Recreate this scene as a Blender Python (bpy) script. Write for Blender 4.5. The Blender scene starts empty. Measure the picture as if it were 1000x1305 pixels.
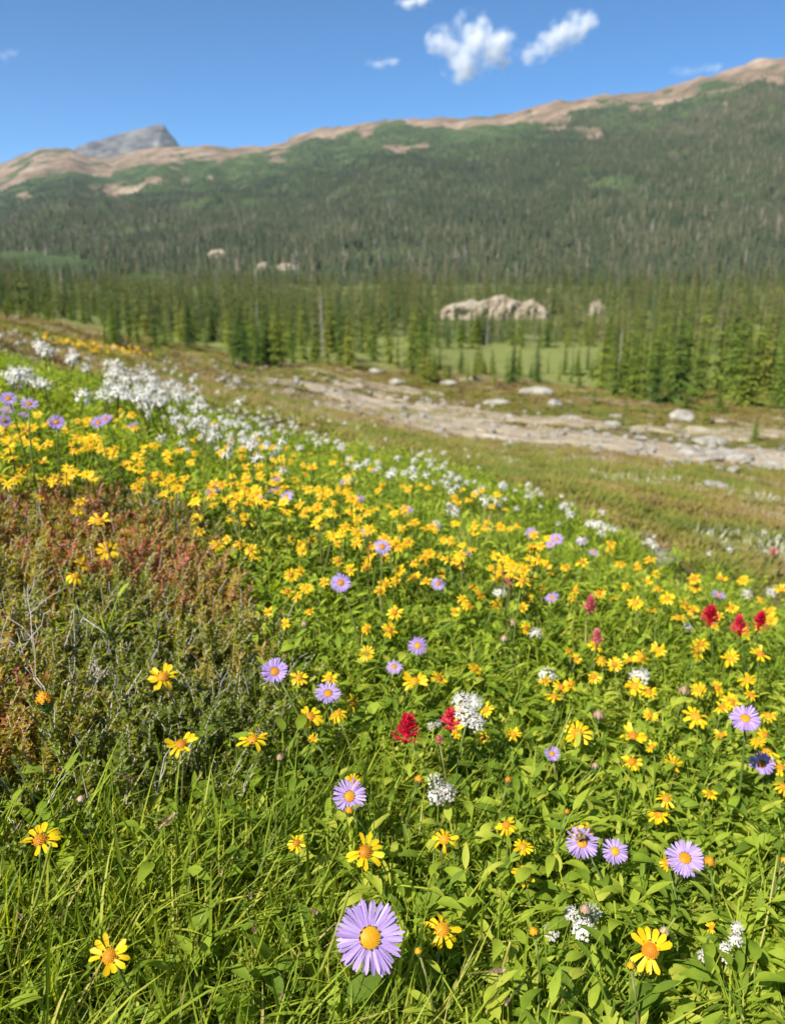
import bpy, math
import numpy as np
from mathutils import Vector, Matrix, Euler

# ------------------------------------------------------------------ camera, sky, sun, exposure
sc = bpy.context.scene
COL = sc.collection
FPX, PITCH, EYE = 1005.0, math.radians(17.8), 0.9          # focal length in photo pixels, tilt, eye height
cam_d = bpy.data.cameras.new('camera')
cam = bpy.data.objects.new('camera', cam_d); COL.objects.link(cam)
cam.location = (0, 0, EYE); cam.rotation_euler = (math.pi/2 - PITCH, 0, 0)
cam_d.sensor_fit = 'VERTICAL'; cam_d.sensor_height = 24.0
cam_d.lens = 24.0*FPX/1305.0
cam_d.clip_start = 0.02; cam_d.clip_end = 30000
cam_d.dof.use_dof = True; cam_d.dof.focus_distance = 0.92
cam_d.dof.aperture_fstop = cam_d.lens/4.6
sc.camera = cam

TO_SUN = Vector((-0.44, -0.50, 0.75)).normalized()
world = bpy.data.worlds.new('World'); sc.world = world
world.use_nodes = True
wn = world.node_tree.nodes; wl = world.node_tree.links
wn.clear()
w_out = wn.new('ShaderNodeOutputWorld'); w_bg = wn.new('ShaderNodeBackground'); w_sky = wn.new('ShaderNodeTexSky')
w_sky.sky_type = 'NISHITA'; w_sky.sun_disc = False
w_sky.sun_elevation = math.asin(TO_SUN.z); w_sky.sun_rotation = math.atan2(TO_SUN.x, TO_SUN.y)
w_sky.altitude = 5000; w_sky.air_density = 1.0; w_sky.dust_density = 0.2; w_sky.ozone_density = 6.0
w_bg.inputs['Strength'].default_value = 0.088
w_mul = wn.new('ShaderNodeMix'); w_mul.data_type = 'RGBA'; w_mul.blend_type = 'MULTIPLY'; w_mul.inputs[0].default_value = 1.0
w_mul.inputs[7].default_value = (0.63, 0.94, 1.0, 1)                     # the clear, slightly cyan blue of mountain air
wl.new(w_sky.outputs[0], w_mul.inputs[6]); wl.new(w_mul.outputs[2], w_bg.inputs[0]); wl.new(w_bg.outputs[0], w_out.inputs[0])
sun_d = bpy.data.lights.new('sun', 'SUN'); sun_d.energy = 5.0; sun_d.angle = math.radians(0.5); sun_d.color = (1.0, 0.95, 0.86)
sun = bpy.data.objects.new('sun', sun_d); COL.objects.link(sun)
sun.rotation_euler = TO_SUN.to_track_quat('Z', 'Y').to_euler()
sc.view_settings.view_transform = 'Standard'; sc.view_settings.look = 'None'
sc.view_settings.gamma = 1.0; sc.view_settings.use_curve_mapping = False
sc.view_settings.exposure = 1.0
sc.cycles.volume_bounces = 3; sc.cycles.max_bounces = 8; sc.cycles.transparent_max_bounces = 8
sc.cycles.use_denoising = True

# ------------------------------------------------------------------ helpers
rng = np.random.default_rng(7)
CP, SP = math.cos(PITCH), math.sin(PITCH)

def ray(px, py):                                  # direction of a photo pixel, scaled so that y = 1
    a = (px-500.0)/FPX; b = (652.5-py)/FPX
    d = np.array([a, CP+b*SP, -SP+b*CP])
    return d/d[1]

def project(x, y, z):                             # world -> photo pixel
    z = z-EYE
    dep = y*CP - z*SP
    dep = np.where(np.abs(dep) < 1e-6, 1e-6, dep)
    return 500+FPX*x/dep, 652.5-FPX*(y*SP+z*CP)/dep, dep

def _hash(i, j, s):
    h = np.sin(i*127.1+j*311.7+s*74.7)*43758.5453
    return h-np.floor(h)

def vnoise(x, y, s=0):
    xi = np.floor(x); yi = np.floor(y); fx = x-xi; fy = y-yi
    fx = fx*fx*(3-2*fx); fy = fy*fy*(3-2*fy)
    a = _hash(xi, yi, s); b = _hash(xi+1, yi, s); c = _hash(xi, yi+1, s); d = _hash(xi+1, yi+1, s)
    return (a*(1-fx)+b*fx)*(1-fy)+(c*(1-fx)+d*fx)*fy

def fbm(x, y, s=0, o=4):
    t = 0; a = 0.5; n = 0
    for k in range(o):
        t = t+a*vnoise(x*2**k+17.3*k, y*2**k-9.1*k, s+k); n += a; a *= 0.55
    return t/n

def sstep(a, b, x):
    t = np.clip((x-a)/(b-a), 0, 1); return t*t*(3-2*t)

def in_poly(px, py, poly):
    px = np.asarray(px, float); py = np.asarray(py, float)
    r = np.zeros(px.shape, bool); n = len(poly); j = n-1
    for i in range(n):
        xi, yi = poly[i]; xj, yj = poly[j]
        c = ((yi > py) != (yj > py)) & (px < (xj-xi)*(py-yi)/((yj-yi) or 1e-9)+xi)
        r ^= c; j = i
    return r

def mat(name, color=(.5, .5, .5), rough=.7, spec=.3):
    m = bpy.data.materials.new(name); m.use_nodes = True
    b = m.node_tree.nodes['Principled BSDF']
    b.inputs['Base Color'].default_value = (*color, 1); b.inputs['Roughness'].default_value = rough
    b.inputs['Specular IOR Level'].default_value = spec
    return m, m.node_tree.nodes, m.node_tree.links, b

def nd(nodes, typ, **kw):
    n = nodes.new(typ)
    for k, v in kw.items():
        if k.startswith('i_'):
            n.inputs[k[2:].replace('_', ' ')].default_value = v
        else:
            setattr(n, k, v)
    return n

def ramp(nodes, stops):
    r = nodes.new('ShaderNodeValToRGB'); e = r.color_ramp.elements
    while len(e) < len(stops): e.new(0.5)
    for q, (p, c) in zip(e, stops):
        q.position = p; q.color = (*c, 1)
    return r

def plant_mat(name, stops, trans=0.35, rough=.5, spec=.35, src='random', noise=60.0, tcol=1.5, attr='tint'):
    """leaf material: colour from a ramp driven by the instance, plus mottling and light passing through"""
    m, n, l, b = mat(name, rough=rough, spec=spec)
    r = ramp(n, stops)
    tc = n.new('ShaderNodeTexCoord')
    nz = nd(n, 'ShaderNodeTexNoise', i_Scale=noise, i_Detail=2.0)
    l.new(tc.outputs['Object'], nz.inputs['Vector'])
    if src == 'random':
        oi = n.new('ShaderNodeObjectInfo'); s = oi.outputs['Random']
    else:
        at = n.new('ShaderNodeAttribute'); at.attribute_type = 'INSTANCER'; at.attribute_name = attr; s = at.outputs['Fac']
    ad = nd(n, 'ShaderNodeMath', operation='MULTIPLY_ADD'); ad.inputs[1].default_value = 0.5
    l.new(nz.outputs['Fac'], ad.inputs[0])
    sb = nd(n, 'ShaderNodeMath', operation='SUBTRACT'); sb.inputs[1].default_value = 0.25
    l.new(s, sb.inputs[0]); l.new(sb.outputs[0], ad.inputs[2])
    l.new(ad.outputs[0], r.inputs['Fac'])
    l.new(r.outputs['Color'], b.inputs['Base Color'])
    if trans > 0:
        tr = n.new('ShaderNodeBsdfTranslucent'); mx = n.new('ShaderNodeMixShader'); mx.inputs[0].default_value = trans
        hs = nd(n, 'ShaderNodeHueSaturation', i_Value=tcol, i_Saturation=1.08, i_Hue=0.49)
        l.new(r.outputs['Color'], hs.inputs['Color']); l.new(hs.outputs[0], tr.inputs['Color'])
        l.new(b.outputs[0], mx.inputs[1]); l.new(tr.outputs[0], mx.inputs[2])
        l.new(mx.outputs[0], n['Material Output'].inputs['Surface'])
    return m

class MB:
    """collects vertices and faces, with a material index per face"""
    def __init__(s): s.v = []; s.f = []; s.m = []
    def add(s, vs, fs, mi=0):
        o = len(s.v); s.v.extend([tuple(map(float, p)) for p in vs])
        s.f.extend([tuple(i+o for i in f) for f in fs]); s.m.extend([mi]*len(fs))
    def tube(s, pts, rad, seg=5, mi=0, cap=True):
        pts = [Vector(p) for p in pts]; vs = []; fs = []
        for i, p in enumerate(pts):
            t = (pts[min(i+1, len(pts)-1)]-pts[max(i-1, 0)])
            t = t.normalized() if t.length > 1e-9 else Vector((0, 0, 1))
            a = t.cross(Vector((0.13, 0.97, 0.21))).normalized(); b = t.cross(a)
            r = rad[i] if hasattr(rad, '__len__') else rad
            for k in range(seg):
                an = 2*math.pi*k/seg; vs.append(p+a*(r*math.cos(an))+b*(r*math.sin(an)))
        for i in range(len(pts)-1):
            for k in range(seg):
                k2 = (k+1) % seg; fs.append((i*seg+k, i*seg+k2, (i+1)*seg+k2, (i+1)*seg+k))
        if cap: fs.append(tuple(range((len(pts)-1)*seg, len(pts)*seg)))
        s.add(vs, fs, mi)
    def leaf(s, M, L, W, droop=.3, fold=.25, seg=5, shape='ovate', mi=0, wave=0.0):
        """leaf blade along +X of matrix M, face up +Z, folded along its midrib"""
        vs = []; fs = []
        for i in range(seg+1):
            t = i/seg
            if shape == 'ovate': w = math.sin(math.pi*min(1, t**0.75))*(1-.15*t)
            elif shape == 'lance': w = math.sin(math.pi*t**0.85)**0.8 if 0 < t < 1 else 0
            elif shape == 'petal': w = (0.42+0.58*math.sin(math.pi*min(.5, t*.55+.02)))*(1 if t < .82 else (1-((t-.82)/.18)**2*.72))
            else: w = (1-t**2.2)*(.6+.4*min(1, 4*t))       # blade
            w = max(w, .03)*W*.5
            a = droop*t*1.5
            x = L*(math.sin(a)/(droop*1.5) if abs(droop) > 1e-4 else t); z = -L*((1-math.cos(a))/(droop*1.5) if abs(droop) > 1e-4 else 0)
            wv = wave*math.sin(t*9+W*700)*W
            vs += [(x, -w, z+fold*w+wv), (x, 0, z), (x, w, z+fold*w-wv)]
        for i in range(seg):
            o = i*3
            fs += [(o, o+3, o+4, o+1), (o+1, o+4, o+5, o+2)]
        s.add([M @ Vector(p) for p in vs], fs, mi)
    def mesh(s, name, mats, smooth=True):
        me = bpy.data.meshes.new(name); me.from_pydata(s.v, [], s.f)
        for m in mats: me.materials.append(m)
        if len(mats) > 1: me.polygons.foreach_set('material_index', s.m)
        me.polygons.foreach_set('use_smooth', [smooth]*len(s.f)); me.update()
        return me

def grid_mesh(name, X, Y, Z, mats, attrs=None, colors=None):
    ny, nx = X.shape
    v = np.stack([X, Y, Z], -1).reshape(-1, 3)
    i = np.arange(ny-1)[:, None]*nx+np.arange(nx-1)[None]
    q = np.stack([i, i+1, i+1+nx, i+nx], -1).reshape(-1, 4)
    me = bpy.data.meshes.new(name)
    me.vertices.add(len(v)); me.vertices.foreach_set('co', v.astype(np.float32).ravel())
    me.loops.add(q.size); me.loops.foreach_set('vertex_index', q.ravel().astype(np.int32))
    me.polygons.add(len(q)); me.polygons.foreach_set('loop_start', np.arange(0, q.size, 4, dtype=np.int32))
    me.polygons.foreach_set('loop_total', np.full(len(q), 4, np.int32))
    me.polygons.foreach_set('use_smooth', np.ones(len(q), bool))
    me.update(); me.validate()
    for m in mats: me.materials.append(m)
    for k, a in (attrs or {}).items():
        at = me.attributes.new(k, 'FLOAT', 'POINT'); at.data.foreach_set('value', a.ravel().astype(np.float32))
    for k, c in (colors or {}).items():
        at = me.attributes.new(k, 'FLOAT_COLOR', 'POINT')
        cc = np.concatenate([c.reshape(-1, 3), np.ones((c.size//3, 1))], 1)
        at.data.foreach_set('color', cc.astype(np.float32).ravel())
    return me

def link(name, me, parent=None, M=None, **props):
    o = bpy.data.objects.new(name, me); COL.objects.link(o)
    if parent is not None: o.parent = parent
    if M is not None: o.matrix_local = M
    for k, v in props.items(): o[k] = v
    return o

def thing(name, label, category, loc, rz=0.0, group=None):
    o = bpy.data.objects.new(name, None); COL.objects.link(o)
    o.empty_display_size = .02; o.location = loc; o.rotation_euler = (0, 0, rz)
    o['label'] = label; o['category'] = category
    if group: o['group'] = group
    return o

def frame(n, spin=0.0):
    """rotation whose Z is n"""
    n = Vector(n).normalized()
    q = Vector((0, 0, 1)).rotation_difference(n)
    return (q.to_matrix() @ Matrix.Rotation(spin, 3, 'Z')).to_4x4()

T = Matrix.Translation
def S(x, y=None, z=None):
    return Matrix.Diagonal((x, x if y is None else y, x if z is None else z, 1))
def RX(a): return Matrix.Rotation(a, 4, 'X')
def RY(a): return Matrix.Rotation(a, 4, 'Y')
def RZ(a): return Matrix.Rotation(a, 4, 'Z')

def scatter(name, protos, pos, rot, scl, idx, tint, **props):
    """one object whose geometry nodes put plants (kept in a collection of their own) on points"""
    c = bpy.data.collections.new(name+'_sources')
    for k, me in enumerate(protos):
        c.objects.link(bpy.data.objects.new('%s_source_%02d' % (name, k), me))
    n = len(pos)
    me = bpy.data.meshes.new(name); me.vertices.add(n); me.vertices.foreach_set('co', np.asarray(pos, np.float32).ravel())
    for k, typ, fld, a in (('rot', 'FLOAT_VECTOR', 'vector', rot), ('scl', 'FLOAT_VECTOR', 'vector', scl), ('idx', 'INT', 'value', idx), ('tint', 'FLOAT', 'value', tint)):
        at = me.attributes.new(k, typ, 'POINT')
        at.data.foreach_set(fld, np.asarray(a, np.int32 if typ == 'INT' else np.float32).ravel())
    me.update()
    o = link(name, me, **props)
    g = bpy.data.node_groups.new(name, 'GeometryNodeTree')
    g.interface.new_socket('Geometry', in_out='INPUT', socket_type='NodeSocketGeometry')
    g.interface.new_socket('Geometry', in_out='OUTPUT', socket_type='NodeSocketGeometry')
    N, L = g.nodes, g.links
    gi = N.new('NodeGroupInput'); go = N.new('NodeGroupOutput')
    ci = N.new('GeometryNodeCollectionInfo'); ci.inputs['Collection'].default_value = c
    ci.inputs['Separate Children'].default_value = True; ci.inputs['Reset Children'].default_value = True
    ip = N.new('GeometryNodeInstanceOnPoints'); ip.inputs['Pick Instance'].default_value = True
    def na(k, t):
        q = N.new('GeometryNodeInputNamedAttribute'); q.data_type = t; q.inputs['Name'].default_value = k
        return next(s for s in q.outputs if s.enabled and s.name == 'Attribute')
    er = N.new('FunctionNodeEulerToRotation')
    L.new(gi.outputs[0], ip.inputs['Points']); L.new(ci.outputs[0], ip.inputs['Instance'])
    L.new(na('idx', 'INT'), ip.inputs['Instance Index'])
    L.new(na('rot', 'FLOAT_VECTOR'), er.inputs[0]); L.new(er.outputs[0], ip.inputs['Rotation'])
    L.new(na('scl', 'FLOAT_VECTOR'), ip.inputs['Scale'])
    L.new(ip.outputs[0], go.inputs[0])
    md = o.modifiers.new('scatter', 'NODES'); md.node_group = g
    return o

# ------------------------------------------------------------------ terrain
def ctl():
    P = []
    for y in (-3, -1, 0, .7, 1.4, 2.1):
        for x in (-3, -1.5, -.7, 0, .7, 1.5, 3):
            P.append((x, y, EYE-.905-.25*x+(.02*x*x if x > 0 else 0)))
    def q(px, py, y, h=0.0):
        r = ray(px, py); P.append((r[0]*y, y, EYE+r[2]*y-h))
    for a in ((0, 440, 6), (100, 465, 5), (200, 490, 4.6), (300, 535, 4.4), (400, 560, 4.4), (500, 575, 4.4), (600, 605, 4.2), (700, 640, 3.8), (800, 690, 3.2), (900, 730, 2.9), (1000, 770, 2.6)):
        q(*a, .22)
    for a in ((0, 404, 20), (100, 420, 20), (150, 434, 22), (-250, 350, 25), (-250, 400, 8),
              (250, 480, 18), (350, 520, 13), (450, 557, 8.5), (550, 585, 7), (700, 615, 7), (800, 645, 5.8), (900, 692, 4.8), (1000, 705, 4.8), (1150, 760, 4.2),
              (700, 594, 11), (900, 632, 8.5), (1000, 645, 8.5),
              (300, 478, 28), (400, 498, 25), (450, 515, 23), (550, 545, 20), (650, 562, 18), (750, 568, 18), (850, 582, 17), (1000, 600, 16), (1150, 625, 15),
              (250, 450, 38), (400, 475, 33), (550, 500, 30), (700, 515, 28), (860, 535, 26), (1000, 545, 25), (1200, 570, 23),
              (150, 430, 50), (300, 445, 48), (450, 465, 42), (640, 488, 38), (760, 510, 34), (900, 517, 33), (1000, 522, 32), (1200, 540, 30),
              (640, 465, 60), (640, 441, 95), (850, 450, 90), (1000, 450, 90), (300, 420, 90), (100, 405, 90), (-100, 392, 90), (-250, 370, 60),
              (0, 378, 200), (250, 382, 220), (500, 385, 220), (750, 388, 220), (1000, 388, 220)):
        q(*a)
    for x, y, z in ((-300, 60, 4), (-300, 300, -8), (300, 60, -14), (300, 300, -11), (0, 320, -11.5), (-20, -20, 5), (20, -20, -3.5), (0, -20, .6), (-60, 0, 16), (60, 0, -11), (-300, -100, 40), (300, -100, -20), (0, -200, 5)):
        P.append((x, y, z+EYE))
    return np.array(P, float)
_P = ctl(); _W = 3.0
_cx, _cy = np.arcsinh(_P[:, 0]/_W), np.arcsinh(_P[:, 1]/_W)
def _U(r2): return np.where(r2 > 1e-12, 0.5*r2*np.log(np.maximum(r2, 1e-12)), 0)
_n = len(_P)
_K = _U((_cx[:, None]-_cx[None])**2+(_cy[:, None]-_cy[None])**2)+np.eye(_n)*.004
_A = np.zeros((_n+3, _n+3)); _Q = np.stack([np.ones(_n), _cx, _cy], 1)
_A[:_n, :_n] = _K; _A[:_n, _n:] = _Q; _A[_n:, :_n] = _Q.T
_scale = 1+np.hypot(_P[:, 0], _P[:, 1])*.22
_w = np.linalg.solve(_A, np.r_[_P[:, 2]/_scale, 0, 0, 0])
def gz(x, y):
    x = np.atleast_1d(np.asarray(x, float)); y = np.atleast_1d(np.asarray(y, float))
    sh = np.broadcast(x, y).shape; x = np.broadcast_to(x, sh).ravel(); y = np.broadcast_to(y, sh).ravel()
    out = np.empty(x.size)
    for s in range(0, x.size, 20000):
        a = np.arcsinh(x[s:s+20000]/_W); b = np.arcsinh(y[s:s+20000]/_W)
        k = _U((a[:, None]-_cx[None])**2+(b[:, None]-_cy[None])**2)
        out[s:s+20000] = k @ _w[:_n]+_w[_n]+_w[_n+1]*a+_w[_n+2]*b
    r = np.hypot(x, y)
    out *= 1+r*.22
    far = sstep(180, 360, r)
    out = out*(1-far)+(-10.8+EYE)*far
    out += (fbm(x*.9, y*.9, 3, 3)-.5)*.16*sstep(2.2, 7, r)*(1-sstep(60, 120, r))
    out += (fbm(x*.12, y*.12, 5, 3)-.5)*.7*sstep(8, 30, r)*(1-far)
    return out.reshape(sh)
def g1(x, y): return float(gz(x, y)[0])

def hit(px, py, h=0.0, y0=.15, y1=400):
    """where the ray of a photo pixel meets the surface h above the ground"""
    r = ray(px, py)
    ys = np.geomspace(y0, y1, 600)
    d = EYE+r[2]*ys-(gz(r[0]*ys, ys)+h)
    k = np.argmax(d < 0) if (d < 0).any() else len(ys)-1
    k = max(k, 1)
    a, b = ys[k-1], ys[k]; da, db = d[k-1], d[k]
    y = a+(b-a)*np.clip(da/(da-db+1e-12), 0, 1)
    return Vector((r[0]*y, y, EYE+r[2]*y))

# ground sheet
na, nb = 420, 520
ax = np.linspace(-7.7, 7.7, na); by = np.linspace(-5.2, 8.2, nb)
GX, GY = np.meshgrid(2.2*np.sinh(ax), 2.2*np.sinh(by))
GZ = gz(GX, GY)
gpx, gpy, gdep = project(GX, GY, GZ)
gr = np.hypot(GX, GY)
n1 = fbm(GX*.35, GY*.35, 11); n2 = fbm(GX*1.3, GY*1.3, 12); n3 = fbm(GX*.09, GY*.09, 13)
olive = np.array([.135, .115, .036]); moss = np.array([.165, .155, .022]); brown = np.array([.155, .105, .06]); pale = np.array([.26, .26, .15])
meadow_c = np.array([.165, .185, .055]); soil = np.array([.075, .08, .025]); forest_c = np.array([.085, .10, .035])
def mixc(a, b, t): return a*(1-t[..., None])+b*t[..., None]
C = mixc(np.broadcast_to(olive, GX.shape+(3,)), np.broadcast_to(moss, GX.shape+(3,)), sstep(.50, .66, n1))
C = mixc(C, np.broadcast_to(brown, C.shape), sstep(.44, .60, n2)*sstep(3.5, 8, gr)*.9)
C = mixc(C, np.broadcast_to(pale, C.shape), sstep(.60, .76, fbm(GX*2.2, GY*2.2, 15))*.6*(1-sstep(20, 40, gr)))
C = mixc(C, np.broadcast_to(meadow_c, C.shape), sstep(36, 50, gr))
C = mixc(C, np.broadcast_to(forest_c, C.shape), sstep(.28, .46, n3)*sstep(60, 110, gr)*np.where(in_poly(gpx, gpy, [(500, 483), (500, 439), (560, 436), (775, 436), (780, 482)]) & (gdep > 0), .1, 1))
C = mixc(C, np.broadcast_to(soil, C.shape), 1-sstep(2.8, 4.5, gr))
m_ground, n, l, b = mat('ground', rough=.95, spec=.1)
at = nd(n, 'ShaderNodeAttribute', attribute_name='base'); geo = n.new('ShaderNodeNewGeometry')
nz = nd(n, 'ShaderNodeTexNoise', i_Scale=2.5, i_Detail=8.0, i_Roughness=.7); nz2 = nd(n, 'ShaderNodeTexNoise', i_Scale=.15, i_Detail=5.0)
l.new(geo.outputs['Position'], nz.inputs['Vector']); l.new(geo.outputs['Position'], nz2.inputs['Vector'])
r = ramp(n, [(.25, (.42, .40, .38)), (.5, (.95, .95, .9)), (.75, (1.5, 1.45, 1.3))]); l.new(nz.outputs['Fac'], r.inputs['Fac'])
mx = nd(n, 'ShaderNodeMix', data_type='RGBA', blend_type='MULTIPLY'); mx.inputs[0].default_value = 1
l.new(at.outputs['Color'], mx.inputs[6]); l.new(r.outputs['Color'], mx.inputs[7]); l.new(mx.outputs[2], b.inputs['Base Color'])
bp = nd(n, 'ShaderNodeBump', i_Strength=.7, i_Distance=.06); l.new(nz.outputs['Fac'], bp.inputs['Height']); l.new(bp.outputs[0], b.inputs['Normal'])
link('ground', grid_mesh('ground', GX, GY, GZ, [m_ground], colors={'base': C}), kind='structure', label='hummocky alpine slope of moss and low heath')

# worn dirt trail: a sheet that dips under the turf along its ragged edges
def trail(name, pts, label, col):
    pts = [(*hit(a, b2).xy, w) for a, b2, w in pts]
    P = np.array(pts); t = np.r_[0, np.cumsum(np.hypot(*np.diff(P[:, :2], axis=0).T))]
    nt = max(60, int(t[-1]/.12)); tt = np.linspace(0, t[-1], nt)
    cx, cy, w = (np.interp(tt, t, P[:, k]) for k in range(3))
    k = np.ones(15)/15
    cx, cy = (np.convolve(np.pad(c, 7, mode='edge'), k, 'valid') for c in (cx, cy))
    tx, ty = np.gradient(cx), np.gradient(cy); q = np.hypot(tx, ty); nx_, ny_ = -ty/q, tx/q
    ns = 90; s = np.linspace(-1.9, 1.9, ns)
    X = cx[:, None]+nx_[:, None]*s*w[:, None]; Y = cy[:, None]+ny_[:, None]*s*w[:, None]
    inside = 1-np.abs(s)[None]+4.2*(fbm(X*.5, Y*.5, 31, 4)-.5)+2.2*(fbm(X*1.9, Y*1.9, 33, 3)-.5)
    inside = np.minimum(inside, 3*np.minimum(tt, t[-1]-tt)[:, None]/t[-1]*4)
    Z = gz(X, Y)+np.clip(inside*.5, -.16, .05)+.012*(fbm(X*3, Y*3, 8)-.5)
    return link(name, grid_mesh(name, X, Y, Z, [col]), kind='structure', label=label)
m_dirt, n, l, b = mat('trail_dirt', rough=.95, spec=.1)
geo = n.new('ShaderNodeNewGeometry'); nz = nd(n, 'ShaderNodeTexNoise', i_Scale=1.2, i_Detail=9.0, i_Roughness=.72)
l.new(geo.outputs['Position'], nz.inputs['Vector'])
r = ramp(n, [(.3, (.10, .085, .045)), (.41, (.23, .185, .125)), (.56, (.335, .28, .20)), (.72, (.44, .40, .33))]); l.new(nz.outputs['Fac'], r.inputs['Fac'])
l.new(r.outputs['Color'], b.inputs['Base Color'])
bp = nd(n, 'ShaderNodeBump', i_Strength=.6, i_Distance=.05); l.new(nz.outputs['Fac'], bp.inputs['Height']); l.new(bp.outputs[0], b.inputs['Normal'])
trail('dirt_trail', [(285, 478, .5), (350, 486, .9), (420, 497, 1.3), (500, 520, 1.8), (580, 541, 1.9), (660, 556, 2.0), (760, 562, 1.7), (860, 578, 1.3), (960, 585, 1.3), (1120, 592, 1.4)], 'pale stony dirt trail crossing the heath', m_dirt)
trail('worn_path', [(392, 512, .25), (440, 524, .6), (500, 533, .7), (545, 541, .6)], 'narrow pale side track joining the main trail', m_dirt)
trail('worn_path', [(585, 562, .2), (630, 572, .45), (690, 575, .5), (740, 580, .35), (790, 582, .2)], 'short bare track along the near edge of the trail', m_dirt)
trail('worn_path', [(800, 543, .4), (850, 552, .8), (930, 556, .9), (1010, 553, .8), (1100, 556, .8)], 'upper bare track by the boulders on the right', m_dirt)
trail('worn_path', [(250, 452, .3), (330, 462, .5), (400, 472, .6), (470, 492, .8), (530, 500, .9), (570, 505, .5)], 'far bare track at the foot of the fir strip', m_dirt)

for pts, lab in (([(420, 488, .3), (470, 499, .7), (530, 514, .6), (570, 520, .3)], 'bare patch above the wide part of the trail'), ([(590, 524, .3), (660, 534, .6), (730, 541, .6), (790, 545, .3)], 'bare gravel patch between the trail and the smooth pale slab'), ([(690, 578, .2), (760, 588, .45), (830, 596, .3)], 'small bare patch on the heath below the trail'), ([(470, 524, .3), (540, 548, .5), (600, 566, .3)], 'bare fringe along the near side of the trail')):
    trail('worn_path', pts, lab, m_dirt)

# ------------------------------------------------------------------ mountains
RID = np.array([(-300, 265), (-150, 240), (0, 211), (25, 199), (48, 190), (88, 188), (112, 199), (140, 202), (168, 194), (200, 188), (226, 187), (262, 185), (285, 188), (330, 187), (362, 181), (380, 171), (405, 163), (425, 163), (455, 158), (500, 151), (560, 150), (640, 147), (680, 137), (712, 129), (760, 122), (830, 117), (870, 107), (920, 92), (960, 78), (1000, 72), (1100, 66), (1400, 60)], float)
def ridge_slope(u):                       # z/y of the ridge line at x/y = u, read off its height in the photograph
    rs = np.array([ray(a, b2) for a, b2 in RID])
    return np.interp(u, rs[:, 0], rs[:, 2])
U_ = [-1.6, -.9, -.5, -.25, 0, .25, .5, .9, 1.6]
def m_yr(u): return np.interp(u, U_, [3000, 3200, 2900, 2600, 2200, 1900, 1650, 1450, 1100])
def m_yf(u): return np.interp(u, U_, [380, 360, 330, 330, 340, 330, 300, 280, 240])
def m_z(u, t):
    yr, yf = m_yr(u), m_yf(u); y = yf+t*(yr-yf); x = u*y
    zr = ridge_slope(u)*yr; zf = -13.0
    tt = np.clip(t, 0, 1)
    z = zf+(zr-zf)*(.35*tt+.65*tt**1.55)
    g = np.abs(fbm(x*.0045, y*.0016, 21, 4)-.5)*2
    z += (g-.35)*np.sin(np.pi*tt)*50+(fbm(x*.02, y*.02, 23, 3)-.5)*14*np.sin(np.pi*np.clip(tt*1.0, 0, 1))
    z += (fbm(x*.035, y*.02, 27, 4)-.5)*16*sstep(.3, .9, tt)
    z = np.where(t > 1, zr-(t-1)*(yr-yf)*.35, z)
    z = np.where(t < 0, zf+t*(yr-yf)*.3, z)
    return x, y, z+EYE
mu, mt = np.meshgrid(np.linspace(-1.4, 1.4, 520), np.r_[np.linspace(-.06, .8, 130), np.linspace(.805, 1.0, 75), np.linspace(1.02, 1.4, 12)])
MX, MY, MZ = m_z(mu, mt)
mpx, mpy, _ = project(MX, MY, MZ)
rpx = RID[:, 0]
def bare_mask(px, py, x, y):
    """how bare of plants the flank is: the talus of the ridge and single slides below it"""
    rid = np.interp(px, rpx, RID[:, 1])
    th = np.interp(px, [0, 60, 130, 210, 260, 330, 400, 500, 560, 640, 690, 720, 760, 800, 900, 1000], [52, 50, 42, 34, 28, 16, 34, 32, 15, 12, 20, 30, 26, 22, 26, 40])
    nn = fbm(x*.006, y*.003, 41, 5); n2_ = fbm(x*.018, y*.009, 43, 4)
    v = .82-(py-rid)/th+(nn-.5)*2.6+(n2_-.5)*2.4
    b_ = np.maximum(sstep(.12, .45, v), .85*sstep(5, 1, py-rid))
    for a, c, sx, sy in ((755, 172, 13, 9), (738, 165, 8, 4), (152, 243, 24, 6), (120, 238, 10, 5), (30, 250, 12, 5), (352, 203, 12, 4), (237, 231, 7, 4), (268, 226, 6, 4), (540, 185, 9, 4), (598, 205, 4, 4), (924, 134, 6, 5), (705, 165, 18, 4), (195, 229, 12, 5)):
        b_ = np.maximum(b_, sstep(.35, .6, np.exp(-((px-a)/sx)**2-((py-c)/sy)**2)+(n2_-.5)*.8))
    return b_
bare = bare_mask(mpx, mpy, MX, MY)
m_mtn, n, l, b = mat('mountain_slope', rough=.95, spec=.05)
at = nd(n, 'ShaderNodeAttribute', attribute_name='bare'); geo = n.new('ShaderNodeNewGeometry')
nz = nd(n, 'ShaderNodeTexNoise', i_Scale=.018, i_Detail=9.0, i_Roughness=.68); l.new(geo.outputs['Position'], nz.inputs['Vector'])
nz2 = nd(n, 'ShaderNodeTexNoise', i_Scale=.012, i_Detail=9.0, i_Roughness=.7); l.new(geo.outputs['Position'], nz2.inputs['Vector'])
veg = ramp(n, [(.3, (.03, .05, .022)), (.5, (.052, .076, .032)), (.7, (.095, .115, .05))]); l.new(nz.outputs['Fac'], veg.inputs['Fac'])
roc = ramp(n, [(.36, (.085, .085, .05)), (.44, (.13, .10, .068)), (.52, (.195, .14, .098)), (.60, (.245, .185, .132)), (.70, (.34, .29, .23))]); l.new(nz2.outputs['Fac'], roc.inputs['Fac'])
ma = nd(n, 'ShaderNodeMath', operation='MULTIPLY_ADD'); ma.inputs[1].default_value = 1.2; l.new(nz.outputs['Fac'], ma.inputs[0])
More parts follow.
